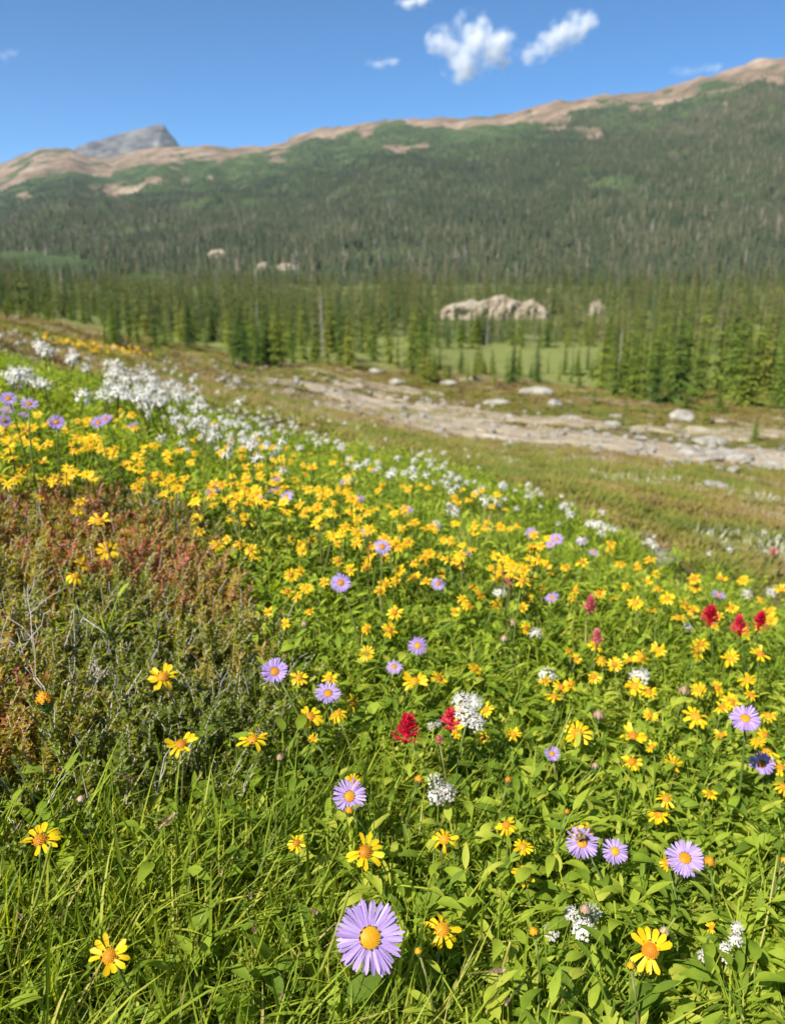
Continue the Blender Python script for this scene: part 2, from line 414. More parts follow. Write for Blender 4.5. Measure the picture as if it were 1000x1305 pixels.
mb_ = nd(n, 'ShaderNodeMath', operation='SUBTRACT'); mb_.inputs[1].default_value = .6; l.new(at.outputs['Fac'], mb_.inputs[0]); l.new(mb_.outputs[0], ma.inputs[2])
rr = ramp(n, [(.4, (0, 0, 0)), (.6, (1, 1, 1))]); l.new(ma.outputs[0], rr.inputs['Fac'])
mx = nd(n, 'ShaderNodeMix', data_type='RGBA'); l.new(rr.outputs['Color'], mx.inputs[0]); l.new(veg.outputs['Color'], mx.inputs[6]); l.new(roc.outputs['Color'], mx.inputs[7]); l.new(mx.outputs[2], b.inputs['Base Color'])
bp = nd(n, 'ShaderNodeBump', i_Strength=.6, i_Distance=6.0); l.new(nz.outputs['Fac'], bp.inputs['Height']); l.new(bp.outputs[0], b.inputs['Normal'])
link('mountain', grid_mesh('mountain', MX, MY, MZ, [m_mtn], attrs={'bare': bare}), kind='structure', label='long forested mountain flank with a bare brown ridge')

# grey rock peak far behind the ridge
PY = 4100.0
PK = np.array([(60, 225), (84, 205), (100, 189), (122, 181), (150, 171), (178, 163), (199, 158), (210, 159), (216, 168), (224, 177), (231, 188), (245, 210)], float)
pr = np.array([ray(a, b2) for a, b2 in PK])
pu, pv = np.meshgrid(np.linspace(pr[0, 0], pr[-1, 0], 110), np.linspace(-1, 1, 90))
ph = np.interp(pu, pr[:, 0], pr[:, 2])*PY
yy = PY+pv*620+(fbm(pu*25, pv*2, 51)-.5)*120
zz = ph-np.abs(pv)**1.15*(ph-60)-(fbm(pu*60, pv*6, 53, 5)-.5)*70*np.abs(pv)**.5
m_peak, n, l, b = mat('peak_rock', rough=.95, spec=.05)
geo = n.new('ShaderNodeNewGeometry'); mp = n.new('ShaderNodeMapping'); mp.inputs['Scale'].default_value = (1, 1, 4); mp.inputs['Rotation'].default_value = (0, .3, 0)
nz = nd(n, 'ShaderNodeTexNoise', i_Scale=.012, i_Detail=9.0, i_Roughness=.65); l.new(geo.outputs['Position'], mp.inputs[0]); l.new(mp.outputs[0], nz.inputs['Vector'])
r = ramp(n, [(.36, (.035, .036, .038)), (.48, (.095, .095, .094)), (.6, (.17, .165, .155)), (.72, (.31, .295, .275))]); l.new(nz.outputs['Fac'], r.inputs['Fac']); l.new(r.outputs['Color'], b.inputs['Base Color'])
bp = nd(n, 'ShaderNodeBump', i_Strength=.8, i_Distance=12.0); l.new(nz.outputs['Fac'], bp.inputs['Height']); l.new(bp.outputs[0], b.inputs['Normal'])
link('rocky_peak', grid_mesh('rocky_peak', pu*PY, yy, zz+EYE, [m_peak]), kind='structure', label='grey pyramid peak with a steep dark right face')

# pale bluffs among the trees
m_bluff, n, l, b = mat('bluff_rock', rough=.95, spec=.05)
tc = n.new('ShaderNodeTexCoord'); mp = n.new('ShaderNodeMapping'); mp.inputs['Scale'].default_value = (1, 1, .35); l.new(tc.outputs['Object'], mp.inputs[0])
nz = nd(n, 'ShaderNodeTexNoise', i_Scale=.22, i_Detail=8.0, i_Roughness=.7); l.new(mp.outputs[0], nz.inputs['Vector'])
r = ramp(n, [(.32, (.14, .115, .08)), (.46, (.27, .225, .165)), (.62, (.37, .325, .255))]); l.new(nz.outputs['Fac'], r.inputs['Fac']); l.new(r.outputs['Color'], b.inputs['Base Color'])
bp = nd(n, 'ShaderNodeBump', i_Strength=1.0, i_Distance=1.2); l.new(nz.outputs['Fac'], bp.inputs['Height']); l.new(bp.outputs[0], b.inputs['Normal'])
BLUFFS = []
def mountain_hit(px, py):
    r = ray(px, py); D = np.linspace(340, 1500, 1200); t = (D-m_yf(np.array(r[0])))/(m_yr(np.array(r[0]))-m_yf(np.array(r[0])))
    z = m_z(np.full_like(D, r[0]), t)[2]; k = int(np.argmax(z > EYE+r[2]*D)); return float(D[k]) if k else 560.
def bluff(px0, px1, top, bot, D, label, lean=.6, seed=0):
    """a weathered scarp: top outline uneven, face gullied, running back into the slope"""
    D = mountain_hit((px0+px1)/2, bot)-4 if D is None else D
    r0, r1, rt, rb = ray(px0, bot), ray(px1, bot), ray((px0+px1)/2, top), ray((px0+px1)/2, bot)
    X0, X1 = r0[0]*D, r1[0]*D; h = (rt[2]-rb[2])*D; zb = EYE+rb[2]*D
    w = X1-X0
    s, v = np.meshgrid(np.linspace(0, 1, 90), np.linspace(0, 1.6, 50))
    top_h = h*np.clip(np.sin(np.pi*s)**.3, 0, 1)*(.62+.62*fbm(s*7+seed, s*0, 61+seed, 4))
    vv = np.clip(v, 0, 1)
    z = zb-.25*h+(top_h+.25*h)*vv**1.1-.0*v
    yb = D+vv*h*lean+np.maximum(v-1, 0)*w*.8+(fbm(s*18+seed, vv*2.2, 63+seed, 5)-.5)*h*1.4*np.sin(np.pi*np.clip(vv*.9+.1, 0, 1))
    z = z-np.maximum(v-1, 0)*h*1.2
    x = X0+w*s+(fbm(vv*5, s*9, 66+seed)-.5)*h*.2
    o = link('rock_bluff', grid_mesh('rock_bluff', x, yb, z, [m_bluff]), label=label, category='bluff')
    BLUFFS.append((px0-4, px1+4, D, bot))
bluff(562, 704, 377, 409, 172, 'wide pale cream bluff showing above the trees beyond the green meadow', seed=1)
bluff(752, 770, 383, 405, 176, 'small tan bluff right of the wide cream bluff', seed=2)
bluff(261, 287, 317, 329, None, 'pale broken outcrop high in the dark forest, the leftmost', seed=3, lean=1.2)
bluff(325, 343, 334, 343, None, 'pale outcrop in the forest, between two smaller ones', seed=4, lean=1.2)
bluff(350, 376, 335, 344, None, 'speckled pale outcrop at the right end of the three in the forest', seed=5, lean=1.2)

# ------------------------------------------------------------------ conifers
m_bark, n, l, b = mat('bark', (.10, .075, .055), .95, .1)
m_grey, n, l, b = mat('weathered_wood', (.30, .28, .25), .9, .1)
m_fir = plant_mat('fir_needles', [(0, (.055, .10, .018)), (.35, (.105, .16, .022)), (.7, (.165, .21, .028)), (1, (.22, .225, .04))], trans=.22, rough=.65, spec=.2, noise=1.3, tcol=1.4)
m_fir_mid = plant_mat('valley_needles', [(0, (.032, .060, .024)), (.3, (.070, .108, .032)), (.6, (.115, .142, .036)), (.85, (.165, .165, .045)), (1, (.21, .17, .11))], trans=.15, rough=.8, spec=.1, noise=.5, src='tint')
m_fir_far = plant_mat('far_needles', [(0, (.022, .040, .024)), (.35, (.048, .064, .036)), (.7, (.076, .083, .044)), (.93, (.105, .10, .055)), (1, (.18, .16, .13))], trans=.0, rough=.8, spec=.1, noise=.5, src='tint')

def conifer(seed, whorls=24, per=6, R=.19, twigs=4, base=.06, gap=0.0, fat=1.0):
    """crown of drooping branch sprays round a tapered trunk, one unit tall"""
    q = np.random.default_rng(seed); c = MB(); t = MB()
    bend = q.normal(0, .012, 2)
    ax = lambda h: Vector((bend[0]*math.sin(h*2.2), bend[1]*math.sin(h*2.7), h))
    t.tube([ax(h) for h in (-.03, .1, .3, .6, .85, .98)], [.017, .014, .011, .007, .003, .001], 6)
    for i in range(whorls):
        h = base+(1-base)*(i/whorls)**.93
        k = (1-h)
        rr = R*(k**.78)*(.9+.25*math.sin(seed+i*1.7))+.008
        for j in range(per):
            if q.random() < gap+.10: continue
            an = 2*math.pi*(j+q.random()*.8)/per+i*.9; L = rr*q.uniform(.65, 1.18)
            dr = q.uniform(-.42, -.05)+.6*(h-.35)
            M = T(ax(min(h+q.normal(0, .006), .985))) @ RZ(an) @ RY(-dr)
            for s_ in range(twigs):
                f0 = s_/twigs
                for sd in ((-1, 1) if s_ < twigs-1 else (0,)):
                    w = fat*L*q.uniform(.34, .5)*(1-.45*f0)
                    Q = M @ T((L*f0, 0, -.1*L*f0*f0)) @ RZ(sd*q.uniform(.5, .95)) @ RX(q.uniform(-.5, .5))
                    b0 = [Q @ Vector(p) for p in ((0, -w*.10, 0), (w*.55, -w*.2, -.05*w), (w*1.15, 0, -.22*w), (w*.55, w*.2, -.05*w))]
                    c.add(b0, [(0, 1, 2, 3)])
    for s_ in range(3):                                   # leader
        an = s_*2.1; c.add([ax(.93), ax(.97)+Vector((.008*math.cos(an), .008*math.sin(an), 0)), ax(1.03)], [(0, 1, 2)])
    return t.mesh('trunk', [m_bark]), c.mesh('crown', [m_fir], smooth=False), c, t
NEAR = [conifer(100+i, 26, 7, [.17, .21, .15, .24, .19, .13][i], 4, [.02, .03, .06, .02, .08, .05][i], [.0, .05, .12, 0, .18, .2][i]) for i in range(6)]

def far_conifer(seed, layers, seg, R):
    q = np.random.default_rng(seed); c = MB()
    for i in range(layers):
        z0 = .04+.90*(i/layers)**.95; z1 = min(1.0, z0+1.45/layers); r0 = R*(1-z0)**.85+.01
        ph = q.random()*6
        ring = [(r0*q.uniform(.55, 1.25)*math.cos(ph+6.283*k/seg), r0*q.uniform(.55, 1.25)*math.sin(ph+6.283*k/seg), z0-q.uniform(0, .06)) for k in range(seg)]
        c.add(ring+[(q.normal(0, .008), q.normal(0, .008), z1)], [(k, (k+1) % seg, seg) for k in range(seg)])
    c.tube([(0, 0, -.05), (0, 0, .3)], [.016, .012], 3)
    return c
FARP = [far_conifer(200+i, 5, 7, [.15, .12, .18, .10][i]).mesh('far_fir', [m_fir_far], False) for i in range(4)]
MIDP = [conifer(300+i, 21, 6, [.15, .18, .125, .14][i], 2, .02, .02, 1.5) for i in range(4)]
def mid_mesh(p):
    c = MB(); c.add(p[2].v, p[2].f, 0); c.add([(x_*.55, y_*.55, z_) for x_, y_, z_ in p[3].v], p[3].f, 1)
    return c.mesh('mid_fir', [m_fir_mid, m_bark], False)
MIDM = [mid_mesh(p) for p in MIDP]
def snag_mesh(seed):
    q = np.random.default_rng(seed); t = MB()
    t.tube([(0, 0, -.03), (.005, 0, .4), (.0, .006, .8), (.004, 0, 1)], [.016, .012, .006, .002], 6)
    for i in range(26):
        h = q.uniform(.15, .95); an = q.random()*6.28; L = .09*(1.1-h)+.015
        t.tube([(0, 0, h), (L*.6*math.cos(an), L*.6*math.sin(an), h-.01), (L*math.cos(an), L*math.sin(an), h-.035)], [.004, .0025, .001], 3)
    return t.mesh('dead_trunk', [m_grey])
SNAG = [snag_mesh(5), snag_mesh(6)]

def fir(px, base, top, D, label, group, kind=None, name='fir_tree', cat='tree'):
    """a fir whose foot stands on the ground at distance D in the direction of pixel px; top sets its height"""
    r = ray(px, base); x = r[0]*D; z = g1(x, D)
    rt = ray(px, top); h = EYE+rt[2]*D-z
    if h < .3: h = .3
    k = int(rng.integers(6)) if kind is None else kind
    o = thing(name, label, cat, (x, D, z), float(rng.random()*6.28), group)
    wide = rng.uniform(.9, 1.25)*(1.35 if h < 3 else 1.0)
    if k >= 10:
        link('trunk', SNAG[k-10], o, S(h)); return o
    link('trunk', NEAR[k][0], o, S(h*wide, h*wide, h)); link('crown', NEAR[k][1], o, S(h*wide, h*wide, h))
    return o
def fir_on(px, base, top, label, group, kind=None, **k2):       # foot where that pixel's ray meets the ground
    return fir(px, base, top, hit(px, base, 0, 6, 140).y, label, group, kind, **k2)

G_SMALL = 'small firs standing alone near the trail'
for a in ((948, 519, 428, 'broad bright green fir at the front of the right hand stand', 3), (836, 515, 438, 'pale green pointed fir at the left front of the right hand stand', 1), (990, 520, 405, 'tall full fir at the right edge of the frame, front of the stand', 0),
          (873, 521, 497, 'little dark fir in front of the right hand stand, above the round grey boulder', 1), (796, 527, 504, 'tiny slim fir alone on the moss between two grey rocks', 2), (757, 516, 488, 'small narrow fir left of the right hand stand', 2),
          (898, 541, 505, 'young fir close to the right side of the round grey boulder', 3), (961, 564, 528, 'young fir growing beside the bare track at far right', 3), (915, 522, 480, 'short fir tucked under the tall firs of the right hand stand', 1),
          (652, 490, 425, 'tall narrow fir standing alone in front of the green meadow', 0), (685, 489, 416, 'dark slim fir just right of the lone tall meadow fir', 2), (603, 487, 446, 'thin fir at the left end of the sapling strip by the meadow', 2),
          (541, 487, 425, 'dark dense fir left of the meadow with boulders at its foot', 0), (629, 494, 473, 'tiny fir on the moss before the sapling strip', 1), (374, 466, 438, 'small rounded dark fir alone below the central wood', 3),
          (712, 486, 455, 'small slim fir right of the dark meadow fir', 2), (737, 495, 462, 'pale green fir sapling at the right end of the meadow', 1), (108, 413, 372, 'bushy dark fir on the left skyline of the flower slope', 3)):
    fir_on(a[0], a[1], a[2], a[3], G_SMALL, a[4])
n_ind = 18
def stand(n_, xs, bases, hts, label, group, kinds=None, gapx=None):
    global n_ind
    for i in range(n_):
        px = rng.uniform(*xs); base = rng.uniform(*bases)
        if gapx and gapx[0] < px < gapx[1] and base > gapx[2]: continue
        third = ('left part', 'middle', 'right part')[min(2, int(3*(px-max(xs[0], 0))/(min(xs[1], 1000)-max(xs[0], 0))))] if px > 0 else 'left part'
        fir_on(px, base, base-rng.uniform(*hts), label+', in the '+third, group+', '+third, None if kinds is None else int(rng.choice(kinds)))
        n_ind += 1
stand(44, (520, 765), (472, 489), (18, 48), 'fir sapling in the strip along the near meadow edge', 'saplings along the meadow edge', (0, 1, 2, 5))
stand(30, (845, 1070), (492, 512), (85, 140), 'tall fir in the dense right hand stand', 'firs of the right hand stand', (0, 1, 2, 4))
stand(34, (765, 860), (470, 506), (70, 110), 'olive fir in the left wing of the right stand', 'firs of the left wing of the right stand', (1, 2, 4, 5))
stand(26, (770, 1080), (465, 485), (90, 128), 'high fir top behind the right hand stand', 'firs at the back of the right stand', (1, 2, 4, 5))
stand(52, (290, 545), (448, 470), (45, 85), 'green fir in the middle wood beyond the trail', 'firs of the middle wood', None, (360, 388, 462))
stand(40, (130, 400), (428, 446), (32, 62), 'fir in the left wood beyond the trail', 'firs of the left wood')
stand(30, (-60, 130), (400, 412), (25, 45), 'dark fir on the left skyline above the flower slope', 'firs on the left skyline')
stand(36, (520, 790), (436, 444), (34, 56), 'fir in the back row beyond the green meadow', 'firs of the back row', (1, 2, 4, 5))
for i, a in enumerate(((411, 455, 372, 'dead grey snag rising from the middle wood'), (330, 447, 385, 'thin dead snag in the wood beyond the left trail'), (787, 485, 420, 'bare grey snag among the left wing firs'), (862, 500, 425, 'bare grey snag between firs of the right stand'), (620, 442, 400, 'short grey snag in the back row beyond the meadow'))):
    fir_on(*a[:3], a[3], None, 10+i % 2, name='dead_snag', cat='dead tree')

# forest on the valley floor and on the mountain: countless trees
CLEAR = [[(505, 481), (505, 446), (560, 440), (770, 440), (775, 480)], [(0, 322), (40, 322), (130, 336), (150, 350), (60, 350), (0, 340)], [(140, 354), (180, 350), (240, 362), (228, 372), (160, 368)], [(60, 372), (120, 366), (130, 378), (70, 384)]]
nv = 7400
D = rng.uniform(60**.6, 420**.6, nv)**(1/.6); u = rng.uniform(-.85, .85, nv); X = u*D
Zg = gz(X, D); px, py, _ = project(X, D, Zg)
keep = np.ones(nv, bool)
for c_ in CLEAR: keep &= ~in_poly(px, py, c_)
keep &= (py < 446) & ~((px < 130) & (py > 402)) & ~((px > 505) & (px < 790) & (py > 439))
keep &= (fbm(X*.02, D*.02, 71, 3) > .30)
hh = rng.uniform(2.6, 10, nv)*np.interp(D, [60, 120, 300], [.55, .75, 1.0])
_, tpy, _ = project(X, D, Zg+hh)
for a, b2, dd, bot in BLUFFS[:2]:                        # only low trees stand before the bluffs
    c_ = (px > a-8) & (px < b2+8) & (D < dd+10)
    lim = EYE+D*np.interp(bot-rng.uniform(-6, 30, nv)**1.0, [300, 420], [ray(500, 300)[2], ray(500, 420)[2]])-Zg
    hh = np.where(c_, np.minimum(hh, lim), hh); keep &= ~(c_ & (lim < 1.2)) & ~(c_ & (D > dd-4))
X, D, Zg, hh = X[keep], D[keep], Zg[keep], hh[keep]; k = len(X)
scatter('valley_forest', MIDM, np.stack([X, D, Zg], 1), np.stack([rng.normal(0, .03, k), rng.normal(0, .03, k), rng.uniform(0, 6.28, k)], 1),
        np.stack([hh, hh, hh], 1)*np.stack([w_ := rng.uniform(.8, 1.2, k), w_, np.ones(k)], 1), rng.integers(0, 4, k), np.clip(rng.beta(2, 2.2, k)+.12+(fbm(X*.015, D*.015, 74)-.5)*.7, 0, 1),
        kind='stuff', label='dense conifer forest on the valley floor')

nm = 210000
u = rng.uniform(-.8, .8, nm); t = rng.uniform(0, 1, nm)**.62*.985
yy_ = m_yf(u)+t*(m_yr(u)-m_yf(u))
X, Y, Z = m_z(u, t); px, py, _ = project(X, Y, Z)
rid = np.interp(px, rpx, RID[:, 1])
bz = bare_mask(px, py, X, Y)
fr = np.interp(px, [0, 300, 600, 800, 1000], [80, 70, 55, 42, 34])            # how far below the ridge the closed wood begins
cover = sstep(.12, 1.1, (py-rid)/fr+(fbm(X*.005, Y*.003, 81, 4)-.5)*.9)
dens = cover*.93+.07
dens *= (1-.92*bz)
for c_ in CLEAR[1:]: dens[in_poly(px, py, c_)] = 0
dens *= np.where(fbm(X*.008, Y*.004, 83, 4) < .30, .35, 1)
for a in ((320, 258, 34, 5), (265, 245, 20, 4)):                      # green glades
    dens *= 1-np.exp(-((px-a[0])/a[2])**2-((py-a[1])/a[3])**2)
for a, b2, dd, bot in BLUFFS: dens[(px > a) & (px < b2) & (py < bot+8) & (Y > dd-90) & (Y < dd+40)] = 0
keep = rng.random(nm) < dens
X, Y, Z, px, py, cov = X[keep], Y[keep], Z[keep], px[keep], py[keep], cover[keep]; k = len(X)
hh = (rng.uniform(3.5, 10, k)*(.45+.55*cov)); ww = rng.uniform(.8, 1.25, k)*(1.9-.9*cov)
tint = np.clip(rng.normal(.42, .2, k)+(fbm(X*.004, Y*.002, 85)-.5)*.7+.15*cov+(rng.random(k) < .03)*.6+(fbm(X*.03, Y*.015, 86, 3)-.5)*.5, 0, 1)
scatter('mountain_forest', FARP, np.stack([X, Y, Z-.3], 1), np.stack([np.zeros(k), np.zeros(k), rng.uniform(0, 6.28, k)], 1),
        np.stack([hh*ww, hh*ww, hh], 1), rng.integers(0, 4, k), tint, kind='stuff', label='dark conifer forest covering the mountain flank')

# ------------------------------------------------------------------ rocks
m_rock, n, l, b = mat('boulder_rock', rough=.9, spec=.15)
tc = n.new('ShaderNodeTexCoord')
nz = nd(n, 'ShaderNodeTexNoise', i_Scale=3.5, i_Detail=9.0, i_Roughness=.7); l.new(tc.outputs['Object'], nz.inputs['Vector'])
r = ramp(n, [(.28, (.12, .105, .08)), (.45, (.235, .215, .18)), (.6, (.35, .33, .28)), (.78, (.46, .44, .39))]); l.new(nz.outputs['Fac'], r.inputs['Fac']); l.new(r.outputs['Color'], b.inputs['Base Color'])
bp = nd(n, 'ShaderNodeBump', i_Strength=.7, i_Distance=.08); l.new(nz.outputs['Fac'], bp.inputs['Height']); l.new(bp.outputs[0], b.inputs['Normal'])
import bmesh
def rock_mesh(seed, flat):
    bm = bmesh.new(); bmesh.ops.create_icosphere(bm, subdivisions=4, radius=1)
    co = np.array([v.co[:] for v in bm.verts])
    q = np.random.default_rng(seed)
    d = np.ones(len(co))
    for i in range(13):                                     # cut flat faces, as on broken stone
        nv_ = q.normal(size=3); nv_ /= np.linalg.norm(nv_); cut = q.uniform(.52, .85)
        s_ = co @ nv_; d = np.where(s_*d > cut, np.minimum(d, cut/np.maximum(s_, 1e-3)*(1+.03*q.random())), d)
    d *= 1+.10*(fbm(co[:, 0]*2+seed, co[:, 1]*2+co[:, 2]*1.7, seed, 4)-.5)*2
    co = co*d[:, None]*np.array([1, .72, flat])
    for v, c in zip(bm.verts, co): v.co = c
    me = bpy.data.meshes.new('boulder'); bm.to_mesh(me); bm.free(); me.materials.append(m_rock)
    me.polygons.foreach_set('use_smooth', [True]*len(me.polygons))
    return me
ROCK = [rock_mesh(1, .62), rock_mesh(2, .5), rock_mesh(3, .3), rock_mesh(4, .22), rock_mesh(5, .42)]
for px, py, w, k, lab in (
        (865, 536, 36, 0, 'round grey boulder standing clear on the moss right of the trail'), (914, 538, 19, 2, 'low grey stone right of the round grey boulder'),
        (827, 532, 11, 4, 'small pale stone left of the round grey boulder'), (784, 531, 19, 3, 'flat stone left of the tiny slim lone fir'),
        (774, 542, 28, 2, 'broad low stone in the moss below the tiny slim fir'), (906, 565, 50, 3, 'long thin pale slab between the two bare tracks at right'),
        (870, 571, 22, 1, 'grey block at the left end of the long pale slab'), (883, 582, 40, 1, 'large pale grey rock at the near edge of the trail'),
        (925, 585, 68, 3, 'wide flat whitish slab right of the large pale rock on the trail edge'), (975, 592, 34, 2, 'slanting pale rock at the right end of the whitish slab'),
        (867, 562, 11, 4, 'small stone just above the grey block'), (827, 542, 9, 4, 'little stone under the small pale stone'),
        (653, 534, 21, 1, 'rounded pinkish rock on the far edge of the trail, below the smooth pale slab'), (631, 515, 32, 2, 'smooth pale oval slab in the moss above the trail'),
        (680, 501, 40, 2, 'wide bluish grey rock at the foot of the lone tall fir'), (705, 518, 24, 0, 'jagged grey rock right of the smooth pale slab'),
        (723, 513, 10, 4, 'small rock touching the jagged grey rock'), (626, 535, 18, 3, 'flat pale stone left of the rounded pinkish rock'),
        (685, 534, 22, 3, 'flat tan stone right of the rounded pinkish rock'), (726, 534, 30, 3, 'long flat stone at the far right of the trail stones'),
        (509, 489, 22, 1, 'pale boulder below the dark dense fir left of the meadow'), (569, 489, 22, 2, 'low pale rock under the sapling strip, left one'),
        (597, 487, 30, 2, 'long pale rock under the sapling strip, right one'), (531, 519, 19, 2, 'pale stone in the middle of the trail'),
        (552, 523, 17, 4, 'tan rounded stone right of the pale stone in the trail'), (547, 511, 14, 1, 'grey stone behind the tan rounded stone'),
        (563, 511, 9, 4, 'small whitish stone beside the grey stone by the trail'), (508, 524, 19, 3, 'flat grey stone at the left edge of the wide trail'),
        (569, 549, 9, 4, 'tiny pale stone on the near edge of the trail'), (481, 476, 22, 1, 'pale boulder at the foot of the middle wood'),
        (452, 486, 24, 3, 'flat pale slab on the far left part of the trail'), (428, 487, 16, 3, 'small flat slab left of another on the far trail'),
        (237, 466, 10, 4, 'small whitish stone on the heath above the white flowers'), (640, 552, 7, 4, 'pebble like stone in the widest part of the trail')):
    p = hit(px, py, 0, 4, 90); s_ = p.y*1.02*w/FPX/2/.85
    o = link('boulder', ROCK[k], label=lab, category='rock', group='boulders along the trail')
    o.location = (p.x, p.y, p.z+s_*.06); o.scale = (s_, s_, s_); o.rotation_euler = (0, 0, float(rng.uniform(-.5, .5)))
p = hit(856, 726, .02, 2, 9); s_ = p.y*58/FPX/2/.85
o = link('boulder', ROCK[1], label='low grey rock half hidden among the yellow flowers', category='rock'); o.location = (p.x, p.y+.1, p.z+.01); o.scale = (s_, s_, s_*1.05); o.rotation_euler = (0, 0, .3)

# ------------------------------------------------------------------ plant materials
m_grass = plant_mat('grass_blade', [(0, (.115, .17, .016)), (.35, (.20, .265, .023)), (.7, (.30, .37, .034)), (.92, (.41, .42, .055)), (1, (.50, .41, .16))], trans=.47, rough=.5, spec=.22, noise=9, tcol=1.6)
m_leaf = plant_mat('broad_leaf', [(0, (.10, .16, .016)), (.4, (.195, .275, .023)), (.75, (.295, .37, .034)), (1, (.40, .425, .055))], trans=.45, rough=.6, spec=.15, noise=70, tcol=1.7)
m_heath = plant_mat('heath_needles', [(0, (.15, .19, .018)), (.3, (.26, .265, .025)), (.55, (.37, .29, .03)), (.74, (.46, .21, .07)), (.9, (.50, .13, .085)), (1, (.52, .10, .10))], trans=.5, rough=.55, spec=.3, noise=30, src='tint', tcol=1.3)
m_tuft = plant_mat('heath_tuft', [(0, (.10, .13, .02)), (.25, (.165, .165, .025)), (.45, (.19, .155, .035)), (.7, (.20, .125, .06)), (.85, (.30, .28, .17)), (1, (.40, .41, .31))], trans=.2, rough=.6, spec=.2, noise=12, src='tint', tcol=1.3)
m_twig, n, l, b = mat('grey_twig', (.46, .42, .38), .85, .15)
m_stem = plant_mat('flower_stem', [(0, (.07, .12, .02)), (.6, (.12, .17, .03)), (1, (.17, .15, .05))], trans=.1, rough=.5, noise=8)
m_ystalk = plant_mat('yellow_stalk', [(0, (.20, .24, .03)), (1, (.32, .30, .06))], trans=.2, rough=.45, noise=8)

def veined(name, base):
    m = base.copy(); m.name = name; n, l = m.node_tree.nodes, m.node_tree.links
    r = next(x_ for x_ in n if x_.type == 'VALTORGB'); tc = next(x_ for x_ in n if x_.type == 'TEX_COORD')
    sp = n.new('ShaderNodeSeparateXYZ'); l.new(tc.outputs['Object'], sp.inputs[0])
    def mth(op, x0, x1=None):
        k = nd(n, 'ShaderNodeMath', operation=op)
        for i_, v_ in enumerate((x0, x1)):
            if v_ is None: continue
            if hasattr(v_, 'links'): l.new(v_, k.inputs[i_])
            else: k.inputs[i_].default_value = v_
        return k.outputs[0]
    ay = mth('ABSOLUTE', sp.outputs['Y']); ph = mth('MULTIPLY', mth('SUBTRACT', sp.outputs['X'], mth('MULTIPLY', ay, 1.5)), 900.0)
    vein = mth('POWER', mth('ABSOLUTE', mth('SINE', mth('MULTIPLY', ph, .5))), 8.0)
    rib = mth('LESS_THAN', ay, .0009); f = mth('MAXIMUM', mth('MULTIPLY', vein, .38), mth('MULTIPLY', rib, .75))
    mx = nd(n, 'ShaderNodeMix', data_type='RGBA'); l.new(f, mx.inputs[0]); l.new(r.outputs['Color'], mx.inputs[6]); mx.inputs[7].default_value = (.36, .40, .10, 1)
    b_ = n['Principled BSDF']; l.new(mx.outputs[2], b_.inputs['Base Color'])
    bp = nd(n, 'ShaderNodeBump', i_Strength=.5, i_Distance=.0012); l.new(f, bp.inputs['Height']); bp.invert = True; l.new(bp.outputs[0], b_.inputs['Normal'])
    return m
m_leaf_v = veined('veined_leaf', m_leaf)
q = rng
def grass_tuft(n_, L, W, spread, lean=.35):
    c = MB()
    for i in range(n_):
        an = q.random()*6.28; r0 = spread*q.random()**.5
        l_ = L*q.uniform(.5, 1.15); w = W*q.uniform(.6, 1.3); d = q.uniform(.15, .9)
        M = T((r0*math.cos(an), r0*math.sin(an), 0)) @ RZ(an+q.normal(0, .8)) @ RY(-(math.pi/2-abs(q.normal(0, lean)))) @ RX(q.normal(0, .5))
        c.leaf(M, l_, w, d, .35, 5, 'blade')
    return c
def rosette(n_, L, W, shape, up, z0=0.0, stem=0.0):
    c = MB()
    for i in range(n_):
        an = i*2.4+q.normal(0, .3); l_ = L*q.uniform(.6, 1.15); e = up+q.normal(0, .25)
        h = z0+stem*(i/n_)
        root = Vector((.006*math.cos(an), .006*math.sin(an), h)); k = q.uniform(.02, .05)*(1 if stem else 1.3)
        tip = root+Vector((k*math.cos(an)*math.cos(e), k*math.sin(an)*math.cos(e), k*math.sin(e)+.005))
        c.tube([root, tip], [.0014, .001], 4, cap=False)
        c.leaf(T(tip) @ RZ(an) @ RY(-e) @ RX(q.normal(0, .35)), l_, W*l_/L*q.uniform(.8, 1.15), q.uniform(.2, .9), q.uniform(.1, .4), 6, shape, wave=.03)
    if stem: c.tube([(0, 0, 0), (.004, .002, stem*.5), (0, 0, z0+stem)], [.0022, .0018, .0012], 5)
    return c
def ferny(n_):
    c = MB()
    for i in range(n_):
        an = q.random()*6.28; L = q.uniform(.05, .11); e = q.uniform(.4, 1.2)
        B = RZ(an) @ RY(-e)
        c.tube([(B @ Vector((0, 0, 0))), (B @ Vector((L*.5, 0, 0))), (B @ Vector((L, 0, -L*.15)))], [.001, .0008, .0005], 3, cap=False)
        for k in range(9):
            f_ = .2+.8*k/9; z = -.15*L*f_*f_
            for sd in (-1, 1):
                c.leaf(B @ T((L*f_, 0, z)) @ RZ(sd*q.uniform(.5, 1)) @ RX(q.normal(0, .4)), .026*(1.15-f_*.6)*q.uniform(.7, 1.2), .005, .3, .2, 2, 'lance')
    return c
def small_leaves(n_):
    c = MB()
    for i in range(n_):
        p = Vector((q.normal(0, .03), q.normal(0, .03), q.uniform(.01, .09)))
        for k in range(3):
            c.leaf(T(p) @ RZ(q.random()*6.28) @ RY(-q.uniform(-.1, .8)) @ RX(q.normal(0, .4)), q.uniform(.012, .024), q.uniform(.007, .012), .3, .2, 3, 'ovate')
        c.tube([(p.x*.6, p.y*.6, 0), p], [.0009, .0006], 3, cap=False)
    return c
